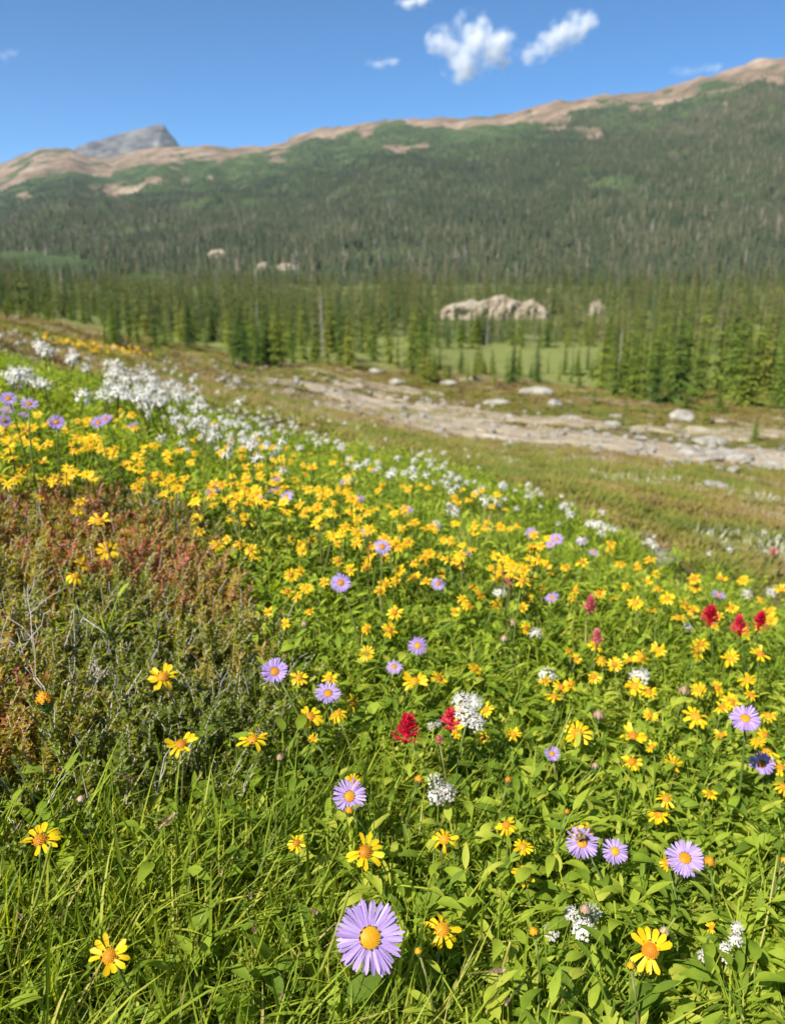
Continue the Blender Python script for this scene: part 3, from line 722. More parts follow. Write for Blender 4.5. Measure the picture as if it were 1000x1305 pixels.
def heath_sprig(n_, H):
    c = MB()
    for i in range(n_):
        x, y = q.normal(0, .022, 2); h = H*q.uniform(.55, 1.15); lx, ly = q.normal(0, .022, 2)
        at_ = lambda t: Vector((x+lx*t*t, y+ly*t*t, h*t))
        c.tube([at_(0), at_(.5), at_(1)], [.0012, .001, .0007], 3, 1, cap=False)
        m_ = int(26*h/.09)
        for k in range(m_):
            t = .34+.66*k/m_; p = at_(t); an = k*2.4; e = q.uniform(.2, .9)
            v = [T(p) @ RZ(an) @ RY(-e) @ Vector(w) for w in ((0, -.0014, 0), (.006, -.0021, 0), (.011, 0, .0005), (.006, .0021, 0), (0, .0014, 0))]
            c.add(v, [(0, 1, 2, 3, 4)], 0)
    return c
def twigs(n_, L=.12):
    c = MB()
    def grow(p, d, l_, r_, lv):
        p1 = p+d*l_*.5+Vector(q.normal(0, .006, 3)); p2 = p1+(d+Vector(q.normal(0, .25, 3))).normalized()*l_*.5
        c.tube([p, p1, p2], [r_, r_*.8, r_*.55], 4, 0)
        if lv:
            for k in range(int(q.integers(2, 4))):
                dd = (d+Vector(q.normal(0, .55, 3))+Vector((0, 0, .25))).normalized()
                grow(p1 if k == 0 else p2, dd, l_*q.uniform(.5, .8), r_*.6, lv-1)
    for i in range(n_):
        d = Vector((q.normal(0, .55), q.normal(0, .55), 1)).normalized()
        grow(Vector((q.normal(0, .02), q.normal(0, .02), 0)), d, L*q.uniform(.35, .65), q.uniform(.0012, .0020), 2)
    return c
def low_tuft(n_, L, W, sp):
    c = MB()
    for i in range(n_):
        an = q.random()*6.28; r0 = sp*q.random()**.5; k = r0/sp
        M = T((r0*math.cos(an), r0*math.sin(an), -.02)) @ RZ(an+q.normal(0, .6)) @ RY(-(1.45-.75*k+q.normal(0, .2)))
        c.leaf(M, L*q.uniform(.6, 1.1), W*q.uniform(.7, 1.3), .4, .2, 2, 'lance')
    return c

P_GRASS = [grass_tuft(16, .135, .0042, .035, .5).mesh('g', [m_grass]), grass_tuft(12, .17, .0038, .03, .6).mesh('g', [m_grass]), grass_tuft(22, .10, .0034, .035, .55).mesh('g', [m_grass]), grass_tuft(9, .15, .0062, .03, .45).mesh('g', [m_grass])]
P_LEAF = [rosette(8, .038, .020, 'ovate', .5, .02).mesh('l', [m_leaf]), rosette(10, .044, .015, 'ovate', .65, .02).mesh('l', [m_leaf]),
          rosette(12, .036, .016, 'ovate', .4, .03, .09).mesh('l', [m_leaf]), rosette(12, .044, .012, 'lance', .6, .03, .11).mesh('l', [m_leaf]),
          rosette(8, .048, .025, 'ovate', .55, .03, .05).mesh('l', [m_leaf]), small_leaves(26).mesh('l', [m_leaf]), ferny(12).mesh('l', [m_leaf]), rosette(9, .075, .011, 'lance', .95, .0).mesh('l', [m_leaf])]
P_HEATH = [heath_sprig(9, .10).mesh('h', [m_heath, m_twig]), heath_sprig(7, .12).mesh('h', [m_heath, m_twig]), heath_sprig(11, .08).mesh('h', [m_heath, m_twig])]
P_TWIG = [twigs(3).mesh('t', [m_twig]), twigs(4, .10).mesh('t', [m_twig]), twigs(2, .15).mesh('t', [m_twig])]
P_TUFT = [low_tuft(46, .07, .008, .07).mesh('u', [m_tuft]), low_tuft(40, .05, .012, .09).mesh('u', [m_tuft]), low_tuft(36, .10, .007, .05).mesh('u', [m_tuft])]

# ------------------------------------------------------------------ flowers
def flat_mat(name, c1, c2, trans=.25, rough=.5, scale=60., spec=.25, tcol=1.25, rand=.0):
    m, n, l, b = mat(name, rough=rough, spec=spec)
    tc = n.new('ShaderNodeTexCoord'); nz = nd(n, 'ShaderNodeTexNoise', i_Scale=scale, i_Detail=3.0); l.new(tc.outputs['Object'], nz.inputs['Vector'])
    oi = n.new('ShaderNodeObjectInfo'); ma = nd(n, 'ShaderNodeMath', operation='MULTIPLY_ADD'); ma.inputs[1].default_value = .6
    l.new(oi.outputs['Random'], ma.inputs[0]); sb = nd(n, 'ShaderNodeMath', operation='SUBTRACT'); sb.inputs[1].default_value = .3
    l.new(nz.outputs['Fac'], sb.inputs[0]); l.new(sb.outputs[0], ma.inputs[2])
    r = ramp(n, [(.25, c1), (.75, c2)]); l.new(ma.outputs[0], r.inputs['Fac']); l.new(r.outputs['Color'], b.inputs['Base Color'])
    if trans:
        t_ = n.new('ShaderNodeBsdfTranslucent'); mx = n.new('ShaderNodeMixShader'); mx.inputs[0].default_value = trans
        l.new(r.outputs['Color'], t_.inputs['Color']); l.new(b.outputs[0], mx.inputs[1]); l.new(t_.outputs[0], mx.inputs[2]); l.new(mx.outputs[0], n['Material Output'].inputs['Surface'])
    return m
m_yel = flat_mat('yellow_petal', (.60, .37, .003), (.70, .49, .006))
m_yeld = flat_mat('arnica_disc', (.36, .13, .004), (.50, .235, .006), 0)
m_pur = flat_mat('lilac_petal', (.31, .20, .46), (.43, .32, .58))
m_purd = flat_mat('fleabane_disc', (.42, .15, .003), (.54, .24, .006), 0, scale=300)
m_whi = flat_mat('white_floret', (.60, .58, .53), (.72, .70, .64), .3)
m_pinkw = flat_mat('valerian_bud', (.40, .30, .30), (.50, .42, .41), .1)
m_red = flat_mat('paintbrush_red', (.62, .015, .05), (.70, .05, .10))
m_pink = flat_mat('paintbrush_pink', (.58, .10, .14), (.70, .24, .22))
m_caly = flat_mat('calyx_green', (.06, .10, .02), (.11, .15, .03), .0)
m_spent = flat_mat('spent_head', (.28, .17, .11), (.42, .29, .20), .1)
m_orange = flat_mat('bud_orange', (.46, .16, .003), (.58, .28, .006), .1)

def disc_mesh(R, H, nfl, rf, mi_core=0, spike=1.0):
    c = MB()
    rings = 5; seg = 14; vs = [(0, 0, H)]; fs = []
    for i in range(1, rings+1):
        t = i/rings
        for k in range(seg):
            a = 6.2832*k/seg; vs.append((R*t*math.cos(a), R*t*math.sin(a), H*(1-t*t)))
    for k in range(seg): fs.append((0, 1+k, 1+(k+1) % seg))
    for i in range(rings-1):
        for k in range(seg): fs.append((1+i*seg+k, 1+(i+1)*seg+k, 1+(i+1)*seg+(k+1) % seg, 1+i*seg+(k+1) % seg))
    c.add(vs, fs)
    for i in range(nfl):
        t = math.sqrt((i+.5)/nfl); a = i*2.39996; x_, y_ = R*t*math.cos(a), R*t*math.sin(a); z_ = H*(1-t*t)
        nn = Vector((x_*2*H/R/R, y_*2*H/R/R, 1)).normalized(); M = T((x_, y_, z_)) @ frame(nn, i)
        hh_ = rf*1.7*spike*q.uniform(.7, 1.3)
        c.add([M @ Vector(p) for p in ((rf, 0, 0), (0, rf, 0), (-rf, 0, 0), (0, -rf, 0), (rf*.3, 0, hh_), (-rf*.3, 0, hh_))], [(0, 1, 4), (1, 2, 5, 4), (2, 3, 5), (3, 0, 4, 5)])
    return c
def cup_mesh(R, n_, L):
    c = MB()
    c.tube([(0, 0, -L*.9), (0, 0, -L*.6), (0, 0, -L*.1)], [R*.25, R*.8, R], 10)
    for i in range(n_): c.leaf(T((R*.75*math.cos(6.283*i/n_), R*.75*math.sin(6.283*i/n_), -L*.5)) @ RZ(6.283*i/n_) @ RY(-1.05), L*1.15, R*.55, -.2, .15, 3, 'lance')
    return c
# heads are drawn one unit in diameter
ARN_DISC = [disc_mesh(.20, .12, 70, .018, spike=s_).mesh('disc', [m_yeld]) for s_ in (1.0, 1.6)]
ARN_CUP = cup_mesh(.17, 9, .22).mesh('calyx', [m_caly])
def arn_petal(d, w): 
    c = MB(); c.leaf(Matrix.Identity(4), .40, w, d, .18, 6, 'petal'); return c.mesh('petal', [m_yel])
ARN_PETAL = [arn_petal(.15, .15), arn_petal(.45, .135), arn_petal(-.15, .155), arn_petal(.65, .14)]
def arn_layout(n_, seed, droop):
    g_ = np.random.default_rng(seed); out = []
    for i in range(n_):
        if g_.random() < .05: continue
        a = 6.283*(i+g_.normal(0, .13))/n_
        out.append((int(g_.integers(4)), RZ(a) @ T((.155, 0, .02+.012*(i % 2))) @ RY(droop+g_.normal(0, .16)) @ RX(g_.normal(0, .25)) @ S(g_.uniform(.8, 1.08), g_.uniform(.85, 1.15), 1)))
    return out
def join_heads(lay, petals_v):
    c = MB()
    for k, M in lay: c.leaf(M, .40, petals_v[k][1], petals_v[k][0], .18, 4, 'petal')
    return c
PV = [(.15, .15), (.45, .135), (-.15, .155), (.65, .14)]
ARN_LAY = [arn_layout(13, 1, -.14), arn_layout(12, 2, .0), arn_layout(14, 3, .06), arn_layout(11, 4, .22), arn_layout(13, 5, -.3), arn_layout(11, 6, -.05)]
ARN_COR = [join_heads(L_, PV).mesh('corolla', [m_yel]) for L_ in ARN_LAY]
def small_head(L_):
    c = MB()
    for k, M in L_: c.leaf(M, .40, PV[k][1]*1.1, PV[k][0], .18, 2, 'petal', 0)
    d = disc_mesh(.20, .13, 0, .01); c.add(d.v, d.f, 1); return c
# fleabane: narrow rays in two ranks
FL_DISC = [disc_mesh(.165, .055, 130, .0105, spike=1.1).mesh('disc', [m_purd])]
FL_CUP = cup_mesh(.14, 12, .14).mesh('calyx', [m_caly])
def fl_petal(d, L, w): 
    c = MB(); c.leaf(Matrix.Identity(4), L, w, d, .22, 6, 'petal'); return c.mesh('petal', [m_pur])
FV = [(.10, .355, .054), (.30, .34, .050), (-.12, .37, .056), (.5, .33, .052)]
FL_PETAL = [fl_petal(*v) for v in FV]
def fl_layout(n_, seed, up):
    g_ = np.random.default_rng(seed); out = []
    for i in range(n_):
        a = 6.283*(i+g_.normal(0, .22))/n_
        out.append((int(g_.choice(4, p=[.35, .28, .25, .12])), RZ(a) @ T((.148, 0, .006+.012*(i % 2))) @ RZ(g_.normal(0, .05)) @ RY(-up+g_.normal(0, .07)+.05*(i % 2)) @ RX(g_.normal(0, .3)) @ S(g_.uniform(.86, 1.06), 1, 1)))
    return out
FL_LAY = [fl_layout(70, 11, .12), fl_layout(50, 12, .30), fl_layout(46, 13, .02), fl_layout(54, 14, .45)]
def fl_join(L_, seg=3):
    c = MB()
    for k, M in L_: c.leaf(M, FV[k][1], FV[k][2], FV[k][0], .22, seg, 'petal')
    return c
FL_COR = [fl_join(L_).mesh('corolla', [m_pur]) for L_ in FL_LAY]
# stems, one unit tall, the tip leaning by a fixed way along +X
LEAN = [.02, .045, .07, .0]
def stem_mesh(le, r_, m):
    c = MB(); c.tube([(le*t*t, .012*math.sin(t*3.1), t) for t in np.linspace(0, 1, 7)], np.linspace(r_*1.25, r_*.8, 7), 6); return c.mesh('stem', [m])
STEM = [stem_mesh(le, .0017, m_stem) for le in LEAN]
STEM_T = [stem_mesh(le, .0022, m_stem) for le in LEAN]
def leaf_mesh(L, W, d, f_, sh):
    c = MB(); c.leaf(Matrix.Identity(4), L, W, d, f_, 8, sh, wave=.05); return c.mesh('leaf', [m_leaf_v])
SLEAF = [leaf_mesh(.042, .013, .4, .35, 'lance'), leaf_mesh(.052, .016, .7, .3, 'lance'), leaf_mesh(.036, .016, .3, .35, 'ovate'), leaf_mesh(.050, .021, .6, .3, 'ovate')]
def valerian(n_, fl, seed, R=.5, dome=.55, nsub=1):
    """domed head of tiny five lobed florets with stamens, one unit wide"""
    g_ = np.random.default_rng(seed); c = MB()
    for i in range(n_):
        t = math.sqrt((i+.5)/n_)*.95; a = i*2.39996+g_.normal(0, .2)
        p = Vector((R*t*math.cos(a), R*t*math.sin(a), R*dome*(1-t*t)+g_.normal(0, .04)))
        nn = Vector((p.x, p.y, .35+g_.normal(0, .1))).normalized(); M = T(p) @ frame(nn, g_.random()*6)
        s_ = fl*g_.uniform(.8, 1.2); bud = g_.random() < .12
        for k in range(5):
            c.leaf(M @ RZ(1.2566*k) @ RY(-.25 if not bud else -1.2), s_, s_*.8, .5, .1, 2, 'petal', 1 if bud else 0)
        if not bud:
            for k in range(3): c.tube([M @ Vector((0, 0, 0)), M @ Vector((.25*s_*math.cos(k*2.1), .25*s_*math.sin(k*2.1), s_*1.4))], [s_*.05, s_*.06], 3, 0)
        c.tube([p, p-nn*s_*1.2-Vector((p.x, p.y, 0))*.12-Vector((0, 0, .05))], [s_*.16, s_*.1], 3, 2, cap=False)
    return c
VAL = [valerian(40, .098, 21), valerian(32, .105, 22, dome=.7), valerian(46, .09, 23, dome=.45)]
VAL_M = [v.mesh('flower_cluster', [m_whi, m_pinkw, m_caly]) for v in VAL]
VAL_S = [valerian(16, .12, 25), valerian(14, .13, 26, dome=.35), valerian(18, .11, 27, dome=.75)]
def brush(n_, seed, m):
    """spike of narrow bracts, one unit tall"""
    g_ = np.random.default_rng(seed); c = MB()
    for i in range(n_):
        t = i/n_; a = i*2.4
        M = T((0, 0, .05+.62*t)) @ RZ(a) @ RY(-(.55+.75*t+g_.normal(0, .12)))
        c.leaf(M, .36*(1.05-.4*t), .085, -.25, .3, 4, 'lance')
        for sd in (-1, 1): c.leaf(M @ T((.12, 0, 0)) @ RZ(sd*.45), .22*(1.05-.4*t), .04, -.2, .2, 3, 'lance')
    c.tube([(0, 0, 0), (0, 0, .7)], [.035, .02], 5)
    s_w = 1.45; c.v = [(x_*s_w, y_*s_w, z_) for x_, y_, z_ in c.v]
    return c.mesh('bract_spike', [m])
BR = [brush(30, 31, m_red), brush(26, 32, m_red), brush(28, 33, m_pink)]

BLOCK = []; SHADE = []
def note(head, size, detail=1):
    if detail:
        a_, b_, c_ = project(head.x, head.y, head.z); BLOCK.append((float(a_), float(b_), size*FPX/float(c_), float(c_)))
        if size*FPX/float(c_) > 26: SHADE.append(BLOCK[-1]+(head.x, head.y, head.z))
def put(head, n_, kind, size, label, group, cat, name, detail, lean_k=None, leaves=2):
    """a flower: stem from the ground up to the head point, the head looking along n_"""
    note(head, size, detail)
    k = int(rng.integers(4)) if lean_k is None else lean_k
    le = LEAN[k]; rz = float(rng.random()*6.28)
    R = RZ(rz); off = R @ Vector((le, 0, 0)); bx, by_ = head.x-off.x, head.y-off.y; zb = g1(bx, by_)-.005
    h = max(.05, head.z-zb)
    n_ = Vector(n_).normalized(); nl = R.to_3x3().inverted() @ n_
    H = T((le, 0, h)) @ frame(nl, float(rng.random()*6.28)) @ S(size)
    if detail == 0:                                             # too small to show parts: one mesh
        st, hd, mats = kind['small']
        c = MB(); c.tube([(0, 0, 0), (le*.4, 0, h*.6), (le, 0, h)], [.002, .002, .0018], 3, 0, cap=False)
        c.add([H @ Vector(p) for p in hd.v], hd.f); c.m[-len(hd.f):] = [m_+1 for m_ in hd.m]
        o = link(name, c.mesh(name, [m_stem]+mats)); o.location = (bx, by_, zb); o.rotation_euler = (0, 0, rz)
        o['label'] = label; o['category'] = cat
        if group: o['group'] = group
        return o
    o = thing(name, label, cat, (bx, by_, zb), rz, group)
    link('stem', (STEM_T if kind.get('thick') else STEM)[k], o, S(1, 1, h))
    for j in range(leaves):
        t = rng.uniform(.10, .44); an = rng.random()*6.28
        link('leaf', SLEAF[int(rng.integers(4))], o, T((le*t*t, .012*math.sin(t*3.1), h*t)) @ RZ(an) @ RY(-rng.uniform(.2, 1.0)) @ S(rng.uniform(.7, 1.1)))
    if kind['t'] in ('arnica', 'fleabane'):
        ar = kind['t'] == 'arnica'
        lay = (ARN_LAY if ar else FL_LAY); v = int(rng.integers(len(lay))) if 'v' not in kind else kind['v']
        H2 = H @ T((0, 0, .0))
        link('disc', (ARN_DISC[int(rng.integers(2))] if ar else FL_DISC[0]), o, H2)
        link('calyx', ARN_CUP if ar else FL_CUP, o, H2)
        if detail == 2:
            for kk, M in lay[v]:
                if ar and rng.random() < .06: continue
                link('petal', (ARN_PETAL if ar else FL_PETAL)[kk], o, H2 @ M)
        else:
            link('corolla', (ARN_COR if ar else FL_COR)[v], o, H2)
    elif kind['t'] == 'valerian':
        subs = kind['subs']
        if not subs: link('flower_cluster', VAL_M[int(rng.integers(3))], o, H)
        for (sx, sy, sz, ss) in subs: link('flower_cluster', VAL_M[int(rng.integers(3))], o, H @ T((sx, sy, sz)) @ S(ss))
    elif kind['t'] == 'brush':
        link('bract_spike', BR[kind['v']], o, T((le, 0, h-size*.2)) @ frame(nl) @ S(size))
    return o
ARN = {'t': 'arnica', 'small': None}; FLB = {'t': 'fleabane', 'thick': 1, 'small': None}
ARN_SM = [small_head(L_) for L_ in ARN_LAY]

def face(head, up=.75, cam_=.6, rnd=.22):
    tc_ = (Vector((0, 0, EYE))-head).normalized()
    return Vector((0, 0, up))+tc_*cam_+Vector(rng.normal(0, rnd, 3))
def head_at(px, py, d, size=None, hmin=.12, hmax=.34, default=.22):
    """a head seen at this pixel and this wide: on the meadow, at a height above ground that suits"""
    if size:
        D = FPX*size/d*.98; r = ray(px, py); p = Vector((r[0]*D, D, EYE+r[2]*D)); h = p.z-g1(p.x, p.y)
        if hmin <= h <= hmax: return p
        h = min(max(h, hmin), hmax)
    else: h = default
    return hit(px, py, h, .3, 30)

LAND = [(300, 490, 'the near end of the narrow side track'), (230, 500, 'the densest white flowers'), (400, 560, 'the heath under the side track'), (640, 605, 'the short bare track'), (120, 440, 'the yellow stripe on the left slope'), (840, 712, 'the low grey rock in the flowers')]                                                        # (x, y, words): flowers that others are described by
# lilac fleabanes
for a in ((471, 1195, 80, 2, 0, .0, 1.1, 'largest lilac fleabane, wide open at the bottom of the frame', 'the largest lilac fleabane'),
          (445, 1015, 43, 2, 1, .5, .9, 'lilac fleabane with a small orange bud at its lower edge', 'the fleabane with an orange bud'),
          (741, 1074, 40, 2, 2, .5, .8, 'lilac fleabane with a bumblebee feeding on its disc', 'the fleabane with the bumblebee'),
          (783, 1085, 31, 2, 2, .3, .9, 'small round lilac fleabane right of the one with the bumblebee', 'the small round fleabane near the bee'),
          (872, 1094, 43, 2, 0, .5, .8, 'large lilac fleabane at lower right with drooping lower rays', 'the large fleabane at lower right'),
          (350, 856, 36, 2, 3, .5, .8, 'tall pale fleabane standing up at the edge of the red heath', 'the tall pale fleabane by the heath'),
          (418, 884, 35, 2, 1, .9, .5, 'deep lilac fleabane tilted upward above a pair of yellow arnicas', 'the upward tilted deep lilac fleabane'),
          (949, 916, 35, 2, 0, .6, .7, 'lilac fleabane with a wide ochre disc near the right edge', 'the fleabane with a wide ochre disc'),
          (970, 974, 29, 2, 1, .4, .8, 'lilac fleabane seen half sideways below the one with a wide ochre disc', 'the half sideways fleabane at right'),
          (532, 823, 27, 1, 2, .5, .9, 'pale lilac fleabane alone on dark green in the middle', 'the pale fleabane alone in the middle'),
          (502, 850, 22, 1, 2, .6, .6, 'whitish fleabane just below left of the pale one in the middle', 'the whitish fleabane in the middle'),
          (434, 743, 28, 1, 0, .6, .7, 'round deep lilac fleabane with a dark orange disc among yellow arnicas', 'the round deep lilac fleabane'),
          (487, 697, 24, 1, 2, .6, .7, 'neat lilac fleabane above right of the round deep lilac one', 'the neat lilac fleabane'),
          (466, 679, 17, 1, 1, .8, .5, 'small lilac fleabane above left of the neat one', 'the small fleabane above the neat one'),
          (558, 744, 21, 1, 2, .9, .4, 'bluish lilac fleabane with a wide orange centre seen from the side', 'the bluish fleabane'),
          (703, 762, 20, 1, 1, .6, .6, 'bluish fleabane leaning left, above the right hand arnicas', 'the left leaning bluish fleabane'),
          (703, 961, 21, 1, 3, .2, .6, 'narrow lilac fleabane turned sideways by a big pale leaf', 'the sideways fleabane by a pale leaf'),
          (677, 680, 18, 1, 0, .7, .6, 'left flower of the lilac trio on the far meadow edge', 'the lilac trio'), (709, 687, 18, 1, 0, .7, .6, 'right flower of the lilac trio on the far meadow edge', ''),
          (701, 694, 14, 1, 1, .8, .4, 'lowest and smallest flower of the lilac trio on the far meadow edge', ''), (741, 690, 16, 1, 1, .9, .3, 'flat lilac fleabane right of the lilac trio', 'the flat fleabane right of the trio'),
          (756, 704, 14, 1, 2, .9, .3, 'pinkish fleabane below right of the flat lilac one', ''), (915, 759, 19, 1, 1, .9, .4, 'bluish pink fleabane above the red paintbrushes', 'the fleabane above the red paintbrushes'),
          (519, 650, 17, 1, 1, .9, .4, 'single lilac fleabane among far white and yellow flowers', 'the single far fleabane'), (595, 706, 14, 1, 1, 1, .2, 'flat lilac fleabane behind a clump of yellow arnicas', ''),
          (270, 628, 18, 1, 1, 1, .2, 'flat pink lilac fleabane, lower of a pair at the left', 'the flat pink fleabane pair'), (277, 620, 17, 1, 1, .9, .4, 'pink lilac fleabane, upper of a pair at the left', ''),
          (349, 625, 17, 1, 1, .9, .3, 'lilac fleabane between two others left of the centre', ''), (365, 633, 20, 1, 2, .7, .6, 'open lilac fleabane, lower right of three left of the centre', 'the open fleabane left of centre'),
          (352, 612, 16, 1, 1, 1, .2, 'lilac fleabane at the top of three left of the centre', ''), (457, 636, 17, 1, 1, 1, .2, 'pink lilac fleabane alone in the yellow band', 'the pink fleabane in the yellow band'), (437, 615, 10, 1, 1, .9, .3, 'tiny lilac fleabane next to a white cluster in the yellow band', ''),
          (72, 538, 21, 1, 0, .6, .7, 'pink lilac fleabane with a wide yellow eye right of the left edge group', 'the pink fleabane with a yellow eye'), (11, 508, 20, 1, 0, .7, .7, 'topmost lilac fleabane at the left edge', 'the topmost fleabane at the left edge'),
          (6, 536, 18, 1, 0, .6, .7, 'lowest lilac fleabane cut by the left edge', ''), (10, 523, 18, 1, 1, 1, .2, 'flat lilac fleabane between two others at the left edge', ''), (37, 515, 22, 1, 1, .8, .5, 'wide lilac fleabane near the left edge group', ''), (31, 529, 15, 1, 1, .9, .3, 'small pale lilac fleabane under the wide one at left', ''),
          (126, 539, 20, 1, 1, .8, .5, 'lilac fleabane, left of a touching pair above the yellow band', 'the touching fleabane pair'), (135, 534, 18, 1, 1, .9, .3, 'lilac fleabane, right of a touching pair above the yellow band', ''), (170, 542, 15, 1, 1, .9, .3, 'pink fleabane right of the touching pair', ''), (22, 493, 13, 1, 1, 1, .2, 'pale distant fleabane above the left edge group', '')):
    px, py, d, det, v, up, cm, lab, land = a
    p = head_at(px, py, d, .054 if d > 60 else (.036 if d < 32 and py > 1000 else .042), .17, .38)
    FLB['v'] = v
    D_ = (p-Vector((0, 0, EYE))).length
    put(p, face(p, up, cm, .08 if d > 25 else .15), FLB, d/FPX*D_*.98, lab, 'lilac fleabanes', 'flower', 'fleabane', det, leaves=3 if d > 25 else 1)
    if land: LAND.append((px, py, land))
# white valerian near the lens, each a few clusters on one stalk
for a in ((598, 908, 48, ((0, .15, .1, .62), (-.28, .2, .02, .5), (.3, -.15, 0, .55), (.05, -.3, .02, .5)), 'large white valerian head among yellow arnicas in the middle', 'the large white valerian'),
          (560, 1010, 40, ((-.18, .1, .05, .6), (.2, .18, .1, .55), (.0, -.38, -.05, .5)), 'white valerian head of three clusters left of an arnica', 'the three part white valerian'),
          (729, 1178, 50, ((-.32, .36, .1, .42), (.08, .28, .1, .5), (-.2, -.08, 0, .38), (.3, -.42, -.1, .38)), 'broken white valerian below the bumblebee, in four loose clusters', 'the loose white valerian'),
          (921, 1203, 54, ((-.35, .2, .1, .25), (-.1, .2, .12, .28), (.1, .05, .1, .22), (.25, .1, .0, .22), (.32, -.3, -.08, .26)), 'sparse white valerian with small separate clusters at lower right', 'the sparse white valerian'),
          (553, 925, 20, ((0, .2, 0, .6), (.1, -.3, 0, .5)), 'thin greyish white valerian beside the red paintbrush in the middle', ''),
          (697, 861, 22, (), 'flat white valerian behind a row of yellow arnicas', 'the flat white valerian'), (814, 863, 26, (), 'white valerian head above a pair of arnicas on the right', 'the white valerian on the right'),
          (637, 755, 19, (), 'round white valerian beside a dark pink spike', 'the round white valerian'), (682, 808, 17, (), 'small grey white valerian low among leaves', ''),
          (875, 800, 12, (), 'tiny white head between the red paintbrushes and arnicas', ''), (577, 652, 18, (), 'flat topped white valerian left of the far white drift', ''), (332, 637, 15, (), 'white valerian beside the open fleabane left of centre', ''),
          (445, 611, 13, (), 'white valerian touching a tiny lilac fleabane', ''), (983, 755, 14, (), 'white head near the right edge behind arnicas', ''), (950, 757, 14, (), 'white flat head above the right hand arnicas', ''), (555, 671, 16, (), 'pinkish white head among the far yellow flowers', '')):
    px, py, d, subs, lab, land = a
    p = head_at(px, py, d, .055, .12, .32); D_ = (p-Vector((0, 0, EYE))).length
    put(p, face(p, .7, .7, .08), {'t': 'valerian', 'subs': subs}, d/FPX*D_, lab, 'white valerian heads', 'flower', 'valerian', 1, leaves=3)
    if land: LAND.append((px, py, land))
# paintbrush
for a in ((517, 927, 38, 0, 'red paintbrush behind a grass blade in the middle', 'the red paintbrush in the middle'), (574, 914, 30, 1, 'dark red paintbrush behind the large white valerian', ''), (903, 782, 26, 0, 'largest and brightest red paintbrush of the right hand three', 'the brightest red paintbrush'),
          (942, 797, 24, 1, 'middle red paintbrush of the right hand three', ''), (966, 789, 22, 0, 'bright red paintbrush farthest right in the meadow', 'the rightmost red paintbrush'), (750, 770, 22, 2, 'deep pink paintbrush among arnicas', 'the deep pink paintbrush'), (761, 812, 20, 2, 'faded pink paintbrush above a small arnica', 'the faded pink paintbrush'),
          (651, 735, 26, 2, 'slender dull pink spike beside the round white valerian', ''), (559, 940, 12, 2, 'small pink bud below the thin greyish valerian', ''), (983, 703, 10, 2, 'tiny pink spike on the far right', '')):
    px, py, d, v, lab, land = a
    p = hit(px, py+d*.3, .20 if px < 850 else .26, .4, 9); D_ = (p-Vector((0, 0, EYE))).length
    put(p, Vector((rng.normal(0, .12), rng.normal(0, .12)-.1, 1)), {'t': 'brush', 'v': v}, d/FPX*D_*1.3, lab, 'paintbrush spikes', 'flower', 'paintbrush', 1, leaves=3)
    if land: LAND.append((px, py, land))

# yellow arnicas: (x, y, width) in the photograph; the named ones first
NAMED = ((140, 1219, 42, 'yellow arnica alone in the grass at the bottom left', 'the lone bottom left arnica', .6, .8), (52, 1071, 40, 'yellow arnica with missing petals on a pale stalk at the left edge', 'the ragged arnica at the left edge', .9, .2), (465, 1086, 42, 'bright yellow arnica above the largest fleabane', 'the arnica above the largest fleabane', .5, .9),
         (378, 1075, 22, 'small eight petalled arnica in the dark grass left of the centre', 'the small arnica in dark grass', .5, .9), (563, 1185, 41, 'yellow arnica right of the largest fleabane', 'the arnica right of the largest fleabane', .8, .5), (566, 1070, 31, 'yellow arnica below the three part white valerian', 'the arnica below the three part valerian', .7, .6),
         (828, 1211, 46, 'large yellow arnica with an orange disc at lower right', 'the large lower right arnica', .4, 1.0), (208, 863, 36, 'yellow arnica held high over the heath', 'the high arnica over the heath', .5, .8), (231, 949, 36, 'orange centred arnica with drooping petals at the heath edge', 'the drooping arnica at the heath edge', .9, .4),
         (322, 943, 36, 'broad arnica beside the grey dead twigs', 'the broad arnica by the dead twigs', 1, .4), (395, 914, 32, 'arnica seen from above under the tilted deep lilac fleabane', 'the arnica under the tilted fleabane', 1, .5), (528, 869, 31, 'many rayed golden arnica in the middle', 'the many rayed golden arnica', .5, .8),
         (735, 935, 32, 'full yellow arnica above the sideways fleabane', 'the full arnica right of centre', .7, .7), (886, 914, 30, 'tilted arnica left of the fleabane with a wide ochre disc', 'the tilted arnica at right', .6, .7), (806, 938, 30, 'flat topped arnica on the right with long side petals', 'the flat topped arnica', 1, .4),
         (137, 701, 26, 'larger yellow arnica over the red heath', 'the larger arnica over the red heath', .7, .6), (96, 735, 24, 'spidery yellow arnica low in the red heath', 'the spidery arnica in the red heath', .8, .4), (127, 665, 27, 'flat yellow arnica over the top of the red heath', 'the flat arnica over the red heath', 1, .3))
